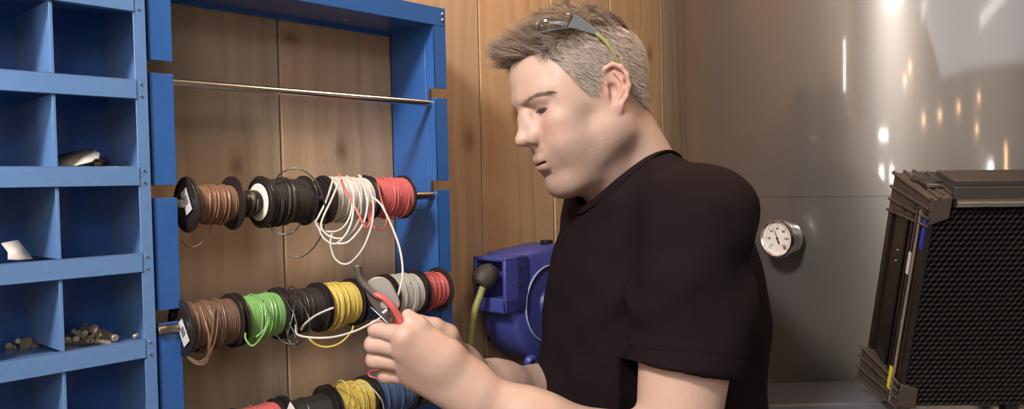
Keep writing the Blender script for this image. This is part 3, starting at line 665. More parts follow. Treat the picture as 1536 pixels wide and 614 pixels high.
    # floor stand below the frame
    b_ = X(.20, Hh+.015, .055)
    MB().tube([b_, b_-Vector((0, 0, .12)), Vector((b_.x, b_.y, .03))], .014, 16).build('stand_pole', 'bark', t)
    MB().lathe([(0, 0), (0, .125), (.012, .125), (.022, .10), (.03, .03), (.03, 0)], (b_.x, b_.y, 0), (0, 0, 1), 48).build('stand_base', 'bark', t)
f_ = Vector((CF.x, CF.y, 0)).normalized()
panel()
# ------------------------------------------------------------------ signed-distance modelling of the person
def smin(a, b, k):
    if k <= 0: return np.minimum(a, b)
    h = np.maximum(k-np.abs(a-b), 0)/k; return np.minimum(a, b)-h*h*k*.25
class Field:
    def __init__(s): s.ops = []; s.T = None
    def frame(s, R=None, t=None): s.T = None if R is None else (np.array(R, float), np.array(t, float)); return s
    def _p(s, p): return p if s.T is None else s.T[0]@np.array(p, float)+s.T[1]
    def cone(s, a, b, ra, rb, k=.01, sub=False):
        a, b = s._p(np.array(a, float)), s._p(np.array(b, float)); s.ops.append(('c', a, b, ra, rb, k, sub, (a+b)/2, np.linalg.norm(a-b)/2+max(ra, rb))); return s
    def ell(s, c, r, k=.01, sub=False, R=None):
        c = s._p(np.array(c, float)); R = np.eye(3) if R is None else np.array(R, float)
        if s.T is not None: R = s.T[0]@R
        s.ops.append(('e', c, np.array(r, float), R, 0, k, sub, c, max(r))); return s
    def chain(s, pts, rs, k=.006, sub=False):
        for i in range(len(pts)-1): s.cone(pts[i], pts[i+1], rs[i], rs[i+1], k, sub)
        return s
    def half(s, p, n, k=.004):       # cut away everything on the side n points to
        p = s._p(np.array(p, float)); n = np.array(n, float); n = n/np.linalg.norm(n)
        if s.T is not None: n = s.T[0]@n
        s.ops.append(('h', p, n, 0, 0, k, True, p, 1e9)); return s
    def cutcyl(s, fn, c, r): s.ops.append(('f', fn, 0, 0, 0, 0, True, np.array(c, float), r)); return s
    @staticmethod
    def val(o, p):
        if o[0] == 'c':
            a, b, ra, rb = o[1:5]; ba = b-a; l2 = ba@ba; rr = ra-rb; a2 = l2-rr*rr; il2 = 1/l2; pa = p-a; y = pa@ba; z = y-l2
            x = pa*l2-y[:, None]*ba; x2 = np.einsum('ij,ij->i', x, x); y2 = y*y*l2; z2 = z*z*l2; k = np.sign(rr)*rr*rr*x2
            r = (np.sqrt(np.maximum(x2*a2*il2, 0))+y*rr)*il2-ra
            r = np.where(np.sign(y)*a2*y2 < k, np.sqrt(x2+y2)*il2-ra, r)
            return np.where(np.sign(z)*a2*z2 > k, np.sqrt(x2+z2)*il2-rb, r)
        if o[0] == 'e':
            q = (p-o[1])@o[3]; u = q/o[2]; k0 = np.sqrt((u*u).sum(1)); w = q/(o[2]**2); k1 = np.sqrt((w*w).sum(1))+1e-9
            return np.where(k0 < 1e-4, -o[2].min(), k0*(k0-1)/k1)
        if o[0] == 'h': return -((p-o[1])@o[2])
        return o[1](p)
    def eval(s, p, ops=None):
        d = np.full(len(p), 1.0)
        for o in (s.ops if ops is None else ops):
            v = s.val(o, p)
            if o[6]: d = -smin(-d, v, o[5])
            else: d = smin(d, v, o[5])
        return d
    def active(s, c, rb):
        out = []; near = False
        for o in s.ops:
            lb = (0 if o[8] > 1e8 else np.linalg.norm(c-o[7])-o[8])
            if lb < rb+o[5]+.032:
                if o[0] == 'c' and s.val(o, c[None])[0] > rb+o[5]+.032: continue
                out.append(o); near = near or (not o[6])
        return out if near else None
    def mesh(s, h, n=20):
        lo = np.min([o[7]-o[8] for o in s.ops if not o[6]], axis=0)-2*h; hi = np.max([o[7]+o[8] for o in s.ops if not o[6]], axis=0)+2*h
        nb = np.ceil((hi-lo)/(h*n)).astype(int); rb = h*n*math.sqrt(3)/2; NX = nb*n+2
        key = lambda i, j, k: (i*NX[1]+j)*NX[2]+k
        g = np.arange(n+1); GI, GJ, GK = np.meshgrid(g, g, g, indexing='ij'); G = np.stack([GI, GJ, GK], -1).reshape(-1, 3)
        keys = []; verts = []; quads = []
        for bi in range(nb[0]):
            for bj in range(nb[1]):
                for bk in range(nb[2]):
                    b0 = np.array([bi, bj, bk])*n; c = lo+(b0+n/2)*h; ops = s.active(c, rb)
                    if ops is None: continue
                    dc = s.eval(c[None], ops)[0]
                    if abs(dc) > rb*2.2+.02: continue
                    q = G[::1]
                    V = s.eval(lo+(G+b0)*h, ops).reshape(n+1, n+1, n+1)
                    I = V < 0
                    if I.all() or not I.any(): continue
                    S_ = np.zeros((n, n, n), int); 
                    for a in (0, 1):
                        for b in (0, 1):
                            for cc in (0, 1): S_ += I[a:n+a, b:n+b, cc:n+cc]
                    m = (S_ > 0) & (S_ < 8); ci = np.argwhere(m)
                    acc = np.zeros((len(ci), 3)); cnt = np.zeros(len(ci))
                    cor = [(a, b, cc) for a in (0, 1) for b in (0, 1) for cc in (0, 1)]
                    vals = {c_: V[ci[:, 0]+c_[0], ci[:, 1]+c_[1], ci[:, 2]+c_[2]] for c_ in cor}
                    for c1 in cor:
                        for ax in range(3):
                            if c1[ax]: continue
                            c2 = list(c1); c2[ax] = 1; c2 = tuple(c2); v1, v2 = vals[c1], vals[c2]; x = (v1 < 0) != (v2 < 0)
                            t = np.where(x, v1/np.where(x, v1-v2, 1), 0); p = np.tile(np.array(c1, float), (len(ci), 1)); p[:, ax] = t
                            acc += p*x[:, None]; cnt += x
                    verts.append(lo+(ci+b0+acc/cnt[:, None])*h); gc = ci+b0; keys.append(key(gc[:, 0], gc[:, 1], gc[:, 2]))
                    for ax in range(3):
                        o1, o2 = [(1, 2), (2, 0), (0, 1)][ax]; sl1 = [slice(0, n)]*3; sl2 = [slice(0, n)]*3; sl2[ax] = slice(1, n+1)
                        A, B_ = I[tuple(sl1)], I[tuple(sl2)]; e = np.argwhere(A != B_)
                        if not len(e): continue
                        fl = A[e[:, 0], e[:, 1], e[:, 2]]; e = e+b0; ok = (e[:, o1] > 0) & (e[:, o2] > 0); e = e[ok]; fl = fl[ok]
                        d1 = np.zeros(3, int); d1[o1] = 1; d2 = np.zeros(3, int); d2[o2] = 1
                        qs = [e, e-d1, e-d1-d2, e-d2]; Q = np.stack([key(x[:, 0], x[:, 1], x[:, 2]) for x in qs], 1)
                        Q[~fl] = Q[~fl][:, ::-1]; quads.append(Q)
        keys = np.concatenate(keys); verts = np.concatenate(verts); quads = np.concatenate(quads)
        o = np.argsort(keys); keys = keys[o]; verts = verts[o]; ix = np.searchsorted(keys, quads); ix = np.minimum(ix, len(keys)-1)
        ok = (keys[ix] == quads).all(1); return verts, ix[ok]
def np_obj(name, v, f, m, parent=None, cols=None, keep_largest=True):
    me = bpy.data.meshes.new(name); v = np.asarray(v, dtype=np.float32); f = np.asarray(f, dtype=np.int32); k = f.shape[1]
    me.vertices.add(len(v)); me.vertices.foreach_set('co', v.ravel()); me.loops.add(f.size); me.loops.foreach_set('vertex_index', f.ravel())
    me.polygons.add(len(f)); me.polygons.foreach_set('loop_start', np.arange(len(f), dtype=np.int32)*k); me.update(calc_edges=True); me.validate()
    if k == 4 and len(f) > 5000 and name in ('body', 'tshirt', 'trousers'):
        bm = bmesh.new(); bm.from_mesh(me); bmesh.ops.holes_fill(bm, edges=[e for e in bm.edges if e.is_boundary], sides=12); bm.to_mesh(me); bm.free()
    me.polygons.foreach_set('use_smooth', [True]*len(me.polygons))
    for nm, c in (cols or {}).items():
        A = me.attributes.new(nm, 'FLOAT_COLOR', 'POINT'); A.data.foreach_set('color', np.concatenate([c, np.ones((len(c), 1))], 1).astype(np.float32).ravel())
    me.materials.append(M[m] if isinstance(m, str) else m); o = bpy.data.objects.new(name, me); COL.objects.link(o)
    if parent is not None: o.parent = parent; o.matrix_parent_inverse = parent_world(parent).inverted()
    return o
def relax(v, f, it=2, lam=.5):
    for _ in range(it):
        a = np.zeros_like(v); n = np.zeros(len(v)); 
        for i in range(4):
            j = (i+1) % 4
            np.add.at(a, f[:, i], v[f[:, j]]); np.add.at(n, f[:, i], 1); np.add.at(a, f[:, j], v[f[:, i]]); np.add.at(n, f[:, j], 1)
        v = v*(1-lam)+a/np.maximum(n, 1)[:, None]*lam
    return v
# head pose
HY, HP, HR = YAW+PI/2+math.radians(20), math.radians(18.7), math.radians(7.0)
def _rot(y, p, r):
    c, s = math.cos, math.sin
    return np.array([[c(y), -s(y), 0], [s(y), c(y), 0], [0, 0, 1]])@np.array([[c(p), 0, s(p)], [0, 1, 0], [-s(p), 0, c(p)]])@np.array([[1, 0, 0], [0, c(r), -s(r)], [0, s(r), c(r)]])
HRm = _rot(HY, HP, HR); HT = np.array([.9626, .7137, 1.6615])
def HW(p): return HRm@np.array(p, float)+HT          # head-local -> world
def HL(p): return (np.asarray(p)-HT)@HRm             # world -> head-local
BY = YAW+PI/2+math.radians(15); bf = np.array([math.cos(BY), math.sin(BY), 0]); bl = np.array([-math.sin(BY), math.cos(BY), 0]); up3 = np.array([0, 0, 1.])
A3 = lambda x, y, z: np.array(at(x, y, z))
NB = A3(950, 272, 1.215)                              # base of the neck
def BW(f, l, u): return NB+bf*f+bl*l+up3*u            # body frame
RES = .0015
def Ry(a): a = math.radians(a); return np.array([[math.cos(a), 0, math.sin(a)], [0, 1, 0], [-math.sin(a), 0, math.cos(a)]])
def Rz(a): a = math.radians(a); return np.array([[math.cos(a), -math.sin(a), 0], [math.sin(a), math.cos(a), 0], [0, 0, 1]])
def Rx(a): a = math.radians(a); return np.array([[1, 0, 0], [0, math.cos(a), -math.sin(a)], [0, math.sin(a), math.cos(a)]])
def head(F):
    F.frame(HRm, HT)
    F.ell((-.019, 0, .050), (.094, .077, .091), .01)                 # cranium
    F.ell((.022, 0, .055), (.074, .066, .064), .03)                  # forehead
    F.ell((.030, 0, -.025), (.063, .061, .080), .03)                 # face mass
    for s in (1, -1):
        F.cone((-.006, s*.052, -.052), (.070, s*.020, -.092), .018, .016, .035)     # jaw line
        F.cone((-.006, s*.055, .0), (-.004, s*.053, -.050), .018, .017, .03)
        F.ell((.056, s*.044, -.006), (.026, .022, .019), .02)         # cheekbone
        F.ell((.060, s*.033, -.040), (.026, .024, .028), .025)        # cheek
        F.ell((.018, s*.062, .03), (.045, .012, .03), .02)          # temple
    F.ell((.0770, 0, -.092), (.0210, .021, .0160), .018)              # chin
    F.ell((.045, 0, -.096), (.040, .034, .016), .022)                # under chin
    F.ell((.081, 0, -.054), (.0215, .030, .024), .016)               # muzzle
    for s in (1, -1):
        F.cone((.089, s*.010, .040), (.068, s*.048, .040), .0095, .008, .016)       # brow ridge
    for s in (1, -1):
        F.ell((.097, s*.031, .0150), (.0165, .0195, .0095), .014, True)             # orbit
        F.ell((.100, s*.017, .016), (.012, .008, .012), .010, True)
    for s in (1, -1):
        F.ell((.0735, s*.0350, .0300), (.0090, .0160, .0085), .012)       # fold between brow and lid
    # nose
    F.cone((.0860, 0, .032), (.0975, 0, .010), .0062, .0070, .010)
    F.cone((.0975, 0, .010), (.1105, 0, -.0115), .0070, .0086, .008)
    F.ell((.1110, 0, -.0140), (.0105, .0102, .0090), .006)
    F.cone((.104, 0, -.019), (.096, 0, -.030), .0060, .005, .006)
    for s in (1, -1):
        F.ell((.0958, s*.0126, -.0180), (.0125, .0066, .0082), .005)
        F.cone((.094, s*.008, .014), (.094, s*.013, -.010), .006, .009, .014)
        F.ell((.1015, s*.0068, -.0262), (.0060, .0034, .0038), .0020, True)
    # eyelids
    for s in (1, -1):
        F.ell((.0690, s*.0315, .0185), (.0129, .0135, .0127), .006)
    for s in (1, -1):
        F.ell((.0835, s*.0325, .0132), (.0110, .0155, .0031), .0010, True)          # open slit of the eye, looking down
    # lips
    for s in (1, -1):
        F.chain([(.0975, 0, -.0478), (.0965, s*.008, -.0470), (.0905, s*.019, -.0508), (.0815, s*.0285, -.0548)], [.0044, .0047, .0038, .0016], .006)
        F.chain([(.0950, 0, -.0625), (.0938, s*.009, -.0618), (.0885, s*.019, -.0590), (.0810, s*.0280, -.0560)], [.0058, .0056, .0042, .0016], .006)
    F.ell((.0985, 0, -.0553), (.0068, .0110, .0019), .0012, True)
    for s in (1, -1): F.ell((.0955, s*.0115, -.0553), (.0066, .0110, .0019), .0010, True, Rz(-s*22))
    F.ell((.102, 0, -.0725), (.0100, .018, .0042), .008, True)       # groove over the chin
    # neck
    F.frame()
    F.cone(HW((-.030, 0, -.015)), BW(-.015, 0, .0), .056, .062, .03)
    F.cone(HW((.010, 0, -.075)), BW(.030, 0, -.02), .036, .042, .03)
    F.cone(HW((-.020, .050, -.035)), BW(.045, .020, -.03), .013, .010, .016)
    F.cone(HW((-.020, -.050, -.035)), BW(.045, -.020, -.03), .013, .010, .016)
    # ears
    F.frame(HRm, HT)
    for s in (1, -1):
        E0 = np.array([-.016, s*.0745, .004]); Re = Rz(-s*24)@Ry(-12)
        e = lambda a, b, c: E0+Re@np.array([a, s*b, c])
        F.ell(E0+Re@np.array([-.004, s*.003, .004]), (.0175, .0045, .027), .004, R=Re)
        F.ell(E0+Re@np.array([.004, s*-.004, -.002]), (.010, .010, .02), .008, R=Re)
        out = [(.010, .002, .010), (.013, .005, .020), (.008, .009, .0305), (-.003, .0105, .0345), (-.014, .0105, .029), (-.0205, .0105, .016), (-.021, .010, .001), (-.0155, .008, -.013), (-.008, .006, -.022)]
        F.chain([e(*p) for p in out], [.0026, .0030, .0034, .0034, .0034, .0034, .0032, .0030, .0030], .003)
        F.ell(e(-.001, .0045, -.0255), (.0085, .0045, .0095), .006, R=Re)
        F.ell(e(-.006, .009, .011), (.0125, .0045, .017), .003, True, Re)
        F.chain([e(-.004, .0075, .024), e(-.0125, .008, .012), (e(-.0135, .0075, -.001)), e(-.007, .006, -.011)], [.0022, .0027, .0027, .0026], .003)
        F.ell(e(.0015, .007, -.001), (.0085, .0085, .0105), .003, True, Re)
        F.ell(e(.0095, .006, -.002), (.0032, .0042, .0062), .004, R=Re)
        F.ell(e(.004, .0085, -.014), (.0035, .004, .004), .003, True, Re)
    F.frame()
SHL, SHR = BW(-.01, .185, -.055), BW(-.02, -.185, -.055)
ELL, WRL = A3(1008, 722, 1.00), A3(722, 596, .985)
ELR, WRR = A3(851, 612, 1.30), A3(700, 566, 1.08)
def finger(F, J, R_, k=.0025):
    F.chain(J, R_, k)
def arms(F):
    # chest core, shoulders
    F.cone(BW(-.01, -.12, -.09), BW(-.01, .12, -.09), .06, .06, .03)
    F.cone(BW(-.02, 0, -.10), BW(-.02, 0, -.45), .09, .09, .03)
    F.cone(BW(-.02, 0, -.45), BW(-.03, 0, -.62), .09, .085, .03)
    for S_, E_, W_, hand_up in ((SHL, ELL, WRL, 1), (SHR, ELR, WRR, 0)):
        d = E_-S_; q = W_-E_
        F.cone(S_, S_+d*.35, .058, .060, .03); F.cone(S_+d*.3, S_+d*.95, .0640, .048, .03)
        F.cone(E_-d*.04, E_+q*.06, .046, .044, .03)
        F.cone(E_, E_+q*.30, .043, .0470, .03); F.cone(E_+q*.30, E_+q*.75, .0470, .034, .03); F.cone(E_+q*.7, W_, .0345, .029, .02)
def hand_left(F):
    W_ = WRL
    mc = [A3(608, 505, .945), A3(608, 524, .955), A3(613, 545, .968), A3(620, 566, .982)]
    pip = [A3(566, 494, .972), A3(561, 517, .977), A3(563, 540, .983), A3(580, 563, .993)]
    dip = [A3(563, 496, 1.003), A3(563, 519, 1.010), A3(566, 541, 1.012), A3(584, 563, 1.015)]
    tip = [A3(584, 498, 1.012), A3(585, 520, 1.02), A3(588, 542, 1.02), A3(603, 563, 1.02)]
    rr = [(.0118, .0100, .0092, .0080), (.0120, .0104, .0092, .0080), (.0118, .0100, .0088, .0078), (.0108, .0092, .0082, .0072)]
    for i in range(4):
        F.cone(W_+(mc[i]-W_)*.10+up3*(.010-.007*i), mc[i], .019, rr[i][0]+.0012, .022)
    F.cone(A3(690, 575, .99), A3(622, 548, .985), .026, .019, .02)      # palm thickness
    for i in range(4):
        F.chain([mc[i], pip[i], dip[i], tip[i]], rr[i], .0022)
        F.ell(mc[i]+np.array(-CF)*.001, (.0085, .0085, .0085), .010)
        F.ell(pip[i]-(mc[i]-pip[i])*.02, (.0102, .0102, .0100), .006)
    # thumb along the handle
    F.chain([A3(705, 568, .985), A3(672, 533, .972), A3(648, 512, .966), A3(628, 491, .960), A3(612, 474, .958)], [.022, .0165, .0125, .0105, .0082], .012)
    F.cone(A3(660, 540, .968), A3(618, 518, .965), .019, .012, .022)
def hand_right(F):
    W_ = WRR
    mc = [A3(640, 500, 1.045), A3(634, 516, 1.05), A3(634, 535, 1.055), A3(640, 552, 1.06)]
    pip = [A3(612, 486, 1.035), A3(604, 505, 1.04), A3(604, 526, 1.045), A3(612, 545, 1.05)]
    tip = [A3(612, 480, 1.015), A3(608, 500, 1.018), A3(610, 522, 1.022), A3(618, 541, 1.03)]
    for i in range(4):
        F.cone(W_+(mc[i]-W_)*.1, mc[i], .018, .012, .02); F.chain([mc[i], pip[i], tip[i]], [.0112, .0095, .0078], .0025)
        F.ell(mc[i]+np.array(-CF)*.003, (.0085, .0085, .0085), .012)
    F.chain([W_, A3(670, 505, 1.03), A3(652, 492, 1.02), A3(630, 482, 1.012)], [.020, .0150, .0115, .0085], .008)
    F.cone(A3(690, 545, 1.075), A3(650, 530, 1.06), .024, .018, .02)
BF = Field(); head(BF); arms(BF); hand_left(BF); hand_right(BF)
bv, bq = BF.mesh(RES)
bv = relax(bv, bq, 1, .4)
def vnoise(p, sc, seed=0):
    # cheap smooth value noise
    q = p*sc; i = np.floor(q).astype(np.int64); f = q-i; f = f*f*(3-2*f); out = 0
    def hsh(a): n = (a[:, 0]*374761393+a[:, 1]*668265263+a[:, 2]*2147483647+seed*974634777) & 0x7fffffff; n = ((n ^ (n >> 13))*1274126177) & 0x7fffffff; return ((n ^ (n >> 16)) & 0xffff)/65535.
    for a in (0, 1):
        for b in (0, 1):
            for c in (0, 1):
                w = (f[:, 0] if a else 1-f[:, 0])*(f[:, 1] if b else 1-f[:, 1])*(f[:, 2] if c else 1-f[:, 2]); out = out+w*hsh(i+np.array([a, b, c]))
    return out
def ss(x, a, b): t = np.clip((x-a)/(b-a), 0, 1); return t*t*(3-2*t)
L_ = HL(bv); X_, Y_, Z_ = L_.T; Ya = np.abs(Y_)
inhead = (np.linalg.norm(L_-np.array([0, 0, 0]), axis=1) < .19)
# hair region (head-local): above/behind a hairline curve
def hair_mask(X_, Ya, Z_):
    # hairline height as a function of x (front to back)
    hx = np.array([-.14, -.105, -.085, -.067, -.057, -.045, -.035, -.022, -.011, .002, .013, .024, .030, .037, .046, .050, .058, .067, .085, .12])
    hz = np.array([-.028, -.033, -.036, -.032, -.021, -.008, .006, .025, .033, .021, .007, .008, .017, .032, .056, .070, .086, .092, .093, .10])
    return ss(Z_-np.interp(X_, hx, hz), -.003, .003)
hm = hair_mask(X_, Ya, Z_)*inhead
ear = ((X_+.018)**2/.024**2+(Z_-.004)**2/.038**2 < 1) & (Ya > .0725)
hm = hm*(1-ear)
skin = np.array([.46, .315, .255]); col = np.tile(skin, (len(bv), 1))
def mixc(c, w, k=1): 
    global col
    w = np.clip(w*k, 0, 1)[:, None]; col = col*(1-w)+np.array(c)*w
g = lambda c, r: np.exp(-(((L_-np.array(c))/np.array(r))**2).sum(1)) + np.exp(-(((L_-np.array([c[0], -c[1], c[2]]))/np.array(r))**2).sum(1))*(c[1] != 0)
mixc((.47, .27, .21), (vnoise(bv, 60)-.3)*.5)
mixc((.47, .235, .19), g((.085, .042, -.012), (.03, .02, .02)), .45)
mixc((.48, .225, .18), g((.118, 0, -.020), (.012, .012, .010)), .45)
mixc((.48, .23, .18), ear*1.0, .35)
# stubble
st = ss(-Z_, .030, .052)*ss(X_, -.03, .0)*inhead*ss(-Z_+.0, 0, .03)*(1-ss(-Z_, .125, .14))
st = np.maximum(st*ss(Ya+np.maximum(-Z_-.06, 0)*2, .012, .030)*.9, g((.098, .008, -.038), (.012, .014, .006))*.9)
st = np.maximum(st, g((.085, .0, -.082), (.02, .018, .018))*.8)
st = st*(X_ < .12)*inhead*(1-hm)
mixc((.24, .165, .13), st*(.6+.8*vnoise(bv, 900)), .66)
lip = g((.096, .0, -.049), (.012, .0135, .0038))+g((.095, .0135, -.051), (.012, .012, .0028))+g((.093, 0, -.0615), (.013, .012, .0052))+g((.089, .014, -.0595), (.012, .012, .0036))
mixc((.42, .21, .18), np.clip(lip, 0, 1), .7)
mixc((.13, .05, .045), g((.092, .0, -.0553), (.012, .021, .0012)), .95)
mixc((.33, .17, .13), np.exp(-(((np.stack([X_-.081, Ya-.0315, Z_-.014], 1))/np.array([.012, .012, .004]))**2).sum(1)), .35)
mixc((.17, .125, .095), hm, .92)
nk = ss(-L_[:, 2], .09, .14)
mixc((.44, .27, .215), nk*(np.linalg.norm(L_, axis=1) < .3), .3)
# knuckles redder
for j in (A3(608, 505, .945), A3(608, 524, .955), A3(613, 545, .968), A3(620, 566, .982), A3(565, 494, .975), A3(560, 517, .980), A3(563, 539, .985), A3(579, 562, .995)):
    mixc((.46, .24, .19), np.exp(-((bv-j)**2).sum(1)/.014**2), .45)
def skin_mat():
    m = mat('skin', (.6, .4, .3), .48, sss=.12); N = m.node_tree.nodes; L = m.node_tree.links; b = N['Principled BSDF']
    a = N.new('ShaderNodeAttribute'); a.attribute_name = 'tint'; L.new(a.outputs['Color'], b.inputs['Base Color'])
    tc = N.new('ShaderNodeTexCoord'); n = N.new('ShaderNodeTexNoise'); n.inputs['Scale'].default_value = 900; L.new(tc.outputs['Object'], n.inputs[0])
    n2 = N.new('ShaderNodeTexNoise'); n2.inputs['Scale'].default_value = 120; n2.inputs['Detail'].default_value = 4; L.new(tc.outputs['Object'], n2.inputs[0])
    ad = N.new('ShaderNodeMath'); ad.operation = 'ADD'; L.new(n.outputs[0], ad.inputs[0]); L.new(n2.outputs[0], ad.inputs[1])
    bp = N.new('ShaderNodeBump'); bp.inputs['Strength'].default_value = .25; bp.inputs['Distance'].default_value = .0008; L.new(ad.outputs[0], bp.inputs['Height']); L.new(bp.outputs[0], b.inputs['Normal'])
    b.inputs['Specular IOR Level'].default_value = .4
    return m
M['skin'] = skin_mat()
PZ = np.array([NB[0], NB[1], 0.0])
MANROOT = empty('person', Vector((NB[0], NB[1], 0)), 'person in a black T-shirt with short greying hair, looking down at red-handled pliers', 'person')
np_obj('body', bv, bq, 'skin', MANROOT, {'tint': col})
# ---- eyes, lashes, brows
M['eye'] = mat('eye_white', (.36, .31, .28), .12); M['iris'] = mat('iris', (.10, .07, .05), .15); M['lash'] = mat('dark_hair', (.06, .035, .025), .5)
HRM = Matrix([list(r) for r in HRm])
def hv(p): return Vector(HW(p))
for s in (1, -1):
    c = hv((.0690, s*.0315, .0185)); 
    m = MB(); m.lathe([(-.0118*math.cos(PI*k/16), .0118*math.sin(PI*k/16)) for k in range(17)], c, HRM@Vector((1, -s*.05, -.42)), 28); e = m.build('eye', 'eye', MANROOT)
    d = (HRM@Vector((1, -s*.05, -.42))).normalized(); MB().lathe([(.0103, .0060), (.0113, .0048), (.0119, .002), (.012, 0)], c, d, 24).build('iris', 'iris', e)
    la = MB(); rr = random.Random(4)
    pts = [(.0795, s*.0200, .0146), (.0820, s*.0255, .0159), (.0824, s*.0320, .0162), (.0802, s*.0385, .0158), (.0755, s*.0440, .0150)]
    sp = spl([hv(p) for p in pts], 8); la.tube(sp, .0005, 5)
    for q in sp[2:]:
        dd = HRM@Vector((.0045, s*rr.uniform(-.0005, .0025), -.0012+rr.uniform(-.0006, .0006))); la.tube([q, q+dd*.6, q+dd+Vector((0, 0, .0006))], [.00022, .00018, .00005], 4)
    la.build('eyelashes', 'lash', MANROOT)
# ---- hair
def strands(name, roots, dirs1, dirs2, lens, width, colr, parent, segs=4, mname='hair'):
    n = len(roots); t = np.linspace(0, 1, segs+1); rows = []
    side = np.cross(dirs1, np.random.RandomState(1).normal(size=(n, 3))); side /= np.linalg.norm(side, axis=1)[:, None]+1e-9
    for i, tt in enumerate(t):
        c = roots+dirs1*(lens*tt*(1-.5*tt))[:, None]+dirs2*(lens*.75*tt*tt)[:, None]
        tg = dirs1*(1-tt)+dirs2*1.5*tt; tg /= np.linalg.norm(tg, axis=1)[:, None]+1e-9
        b = np.cross(tg, side); b /= np.linalg.norm(b, axis=1)[:, None]+1e-9; a = np.cross(b, tg)
        w = (width*(1-.75*tt**1.5))
        if np.ndim(w) == 0: w = np.full(n, w)
        for k in range(3):
            an = 2*PI*k/3; rows.append(c+(a*math.cos(an)+b*math.sin(an))*w[:, None])
    V = np.stack(rows, 1).reshape(-1, 3); m = 3*(segs+1); base = np.arange(n)[:, None]*m; F_ = []
    for i in range(segs):
        for k in range(3):
            l = (k+1) % 3; F_.append(base+np.array([[i*3+k, i*3+l, (i+1)*3+l, (i+1)*3+k]]))
    F_ = np.concatenate(F_); C_ = np.repeat(colr, m, axis=0)
    tipm = np.tile(np.repeat(t, 3), n)[:, None]; C_ = C_*(.75+.45*tipm)
    return np_obj(name, V, F_, mname, parent, {'tint': C_})
mh = mat('hair', (.2, .15, .1), .38, spec=.5); a_ = mh.node_tree.nodes.new('ShaderNodeAttribute'); a_.attribute_name = 'tint'
mh.node_tree.links.new(a_.outputs['Color'], mh.node_tree.nodes['Principled BSDF'].inputs['Base Color']); M['hair'] = mh
rs = np.random.RandomState(5)
fm = hm[bq].mean(1) > .6
qf = bq[fm]; P0 = bv[qf]; ar = np.linalg.norm(np.cross(P0[:, 2]-P0[:, 0], P0[:, 3]-P0[:, 1]), axis=1); ar /= ar.sum()
NH = 34000; pick = rs.choice(len(qf), NH, p=ar); uv = rs.rand(NH, 2, 1); Q = P0[pick]
root = (Q[:, 0]*(1-uv[:, 0])+Q[:, 1]*uv[:, 0])*(1-uv[:, 1])+(Q[:, 3]*(1-uv[:, 0])+Q[:, 2]*uv[:, 0])*uv[:, 1]
nr = np.cross(Q[:, 2]-Q[:, 0], Q[:, 3]-Q[:, 1]); nr /= np.linalg.norm(nr, axis=1)[:, None]
r0 = HL(root); nl = nr@HRm
if (nl*(r0-np.array([-.01, 0, .03]))).sum() < 0: nl = -nl
x, y_, z = r0.T; ya = np.abs(y_)
top = ss(z-.55*ya, .030, .085)                       # 1 on the top of the head, 0 on the sides
front = ss(x, .020, .078)*ss(z, .06, .085)
back = ss(-x, .03, .08)
ln = .0075+.014*top*(1-back*.55)+.0125*front
ln -= .008*front*(1-ss(z, .088, .104))
ln *= .75+.5*rs.rand(NH)
clump = np.stack([vnoise(r0, 95, k)-.5 for k in (1, 2, 3)], 1); cl2 = np.stack([vnoise(r0, 260, k)-.5 for k in (4, 5, 6)], 1)
flow_side = np.stack([-.55+0*x, .15*np.sign(y_), -.85+0*x], 1)
flow_top = np.stack([.75+0*x, .15*np.sign(y_)*ya/.07, .35+0*x], 1)
flow_front = np.stack([.72+0*x, -.1*np.sign(y_), .80+0*x], 1)
fl = flow_side*(1-top)[:, None]+flow_top*(top*(1-front))[:, None]+flow_front*front[:, None]
fl += clump*.9*(.35+top)[:, None]+cl2*.3; fl /= np.linalg.norm(fl, axis=1)[:, None]
tang = fl-nl*(fl*nl).sum(1)[:, None]; tang /= np.linalg.norm(tang, axis=1)[:, None]+1e-9
lift = .35+.55*top+.5*front
d1 = tang+nl*lift[:, None]; d1 /= np.linalg.norm(d1, axis=1)[:, None]
d2 = fl+np.stack([0*x, 0*x, (-.05*front+.05)], 1)+nl*.12+rs.normal(size=(NH, 3))*.06
d2 /= np.linalg.norm(d2, axis=1)[:, None]
grey = np.clip((1-top)*.95+.15+rs.normal(size=NH)*.22, 0, 1)[:, None]
cb, cg = np.array([.255, .175, .12]), np.array([.46, .385, .335]); ccol = (cb*(1-grey)+cg*grey)*(.7+.6*rs.rand(NH, 1))
ccol = ccol*(1-.25*ss(z, .08, .12)[:, None]*ss(-x, -.03, .05)[:, None])
strands('hair', root, d1@HRm.T, d2@HRm.T, ln, .00034, ccol, MANROOT, 4)
# brows
bn = 640; s_ = np.where(rs.rand(bn) < .5, 1, -1); u = rs.rand(bn); yb_ = .012+.050*u; zb_ = .0292+.0085*np.sin(u*2.3)-.003*u+rs.normal(size=bn)*.0019*(1-.6*u)
xb = .0965-.9*(yb_-.012)**1.35*1.55
# snap to the surface along x
from mathutils.bvhtree import BVHTree
sel = np.where((np.linalg.norm(L_-np.array([.08, 0, .03]), axis=1) < .075))[0]; mp_ = -np.ones(len(bv), int); mp_[sel] = np.arange(len(sel)); fq = mp_[bq]; fq = fq[(fq >= 0).all(1)]
bt = BVHTree.FromPolygons([tuple(v) for v in L_[sel]], [tuple(int(i) for i in f) for f in fq])
rt_, d1_, d2_, k_ = [], [], [], []
for i in range(bn):
    h = bt.ray_cast(Vector((.16, s_[i]*yb_[i], zb_[i])), Vector((-1, 0, 0)))
    if h[0] is None: continue
    n_ = h[1] if h[1].x > 0 else -h[1]; t_ = Vector((-.55, s_[i]*1.0, .45-.9*u[i])).normalized(); a1 = (t_+n_*.25).normalized(); rt_.append(h[0]); d1_.append(a1); d2_.append((t_+Vector((-.3, 0, -.1))).normalized())
rt_, d1_, d2_ = (np.array([list(v) for v in q]) for q in (rt_, d1_, d2_))
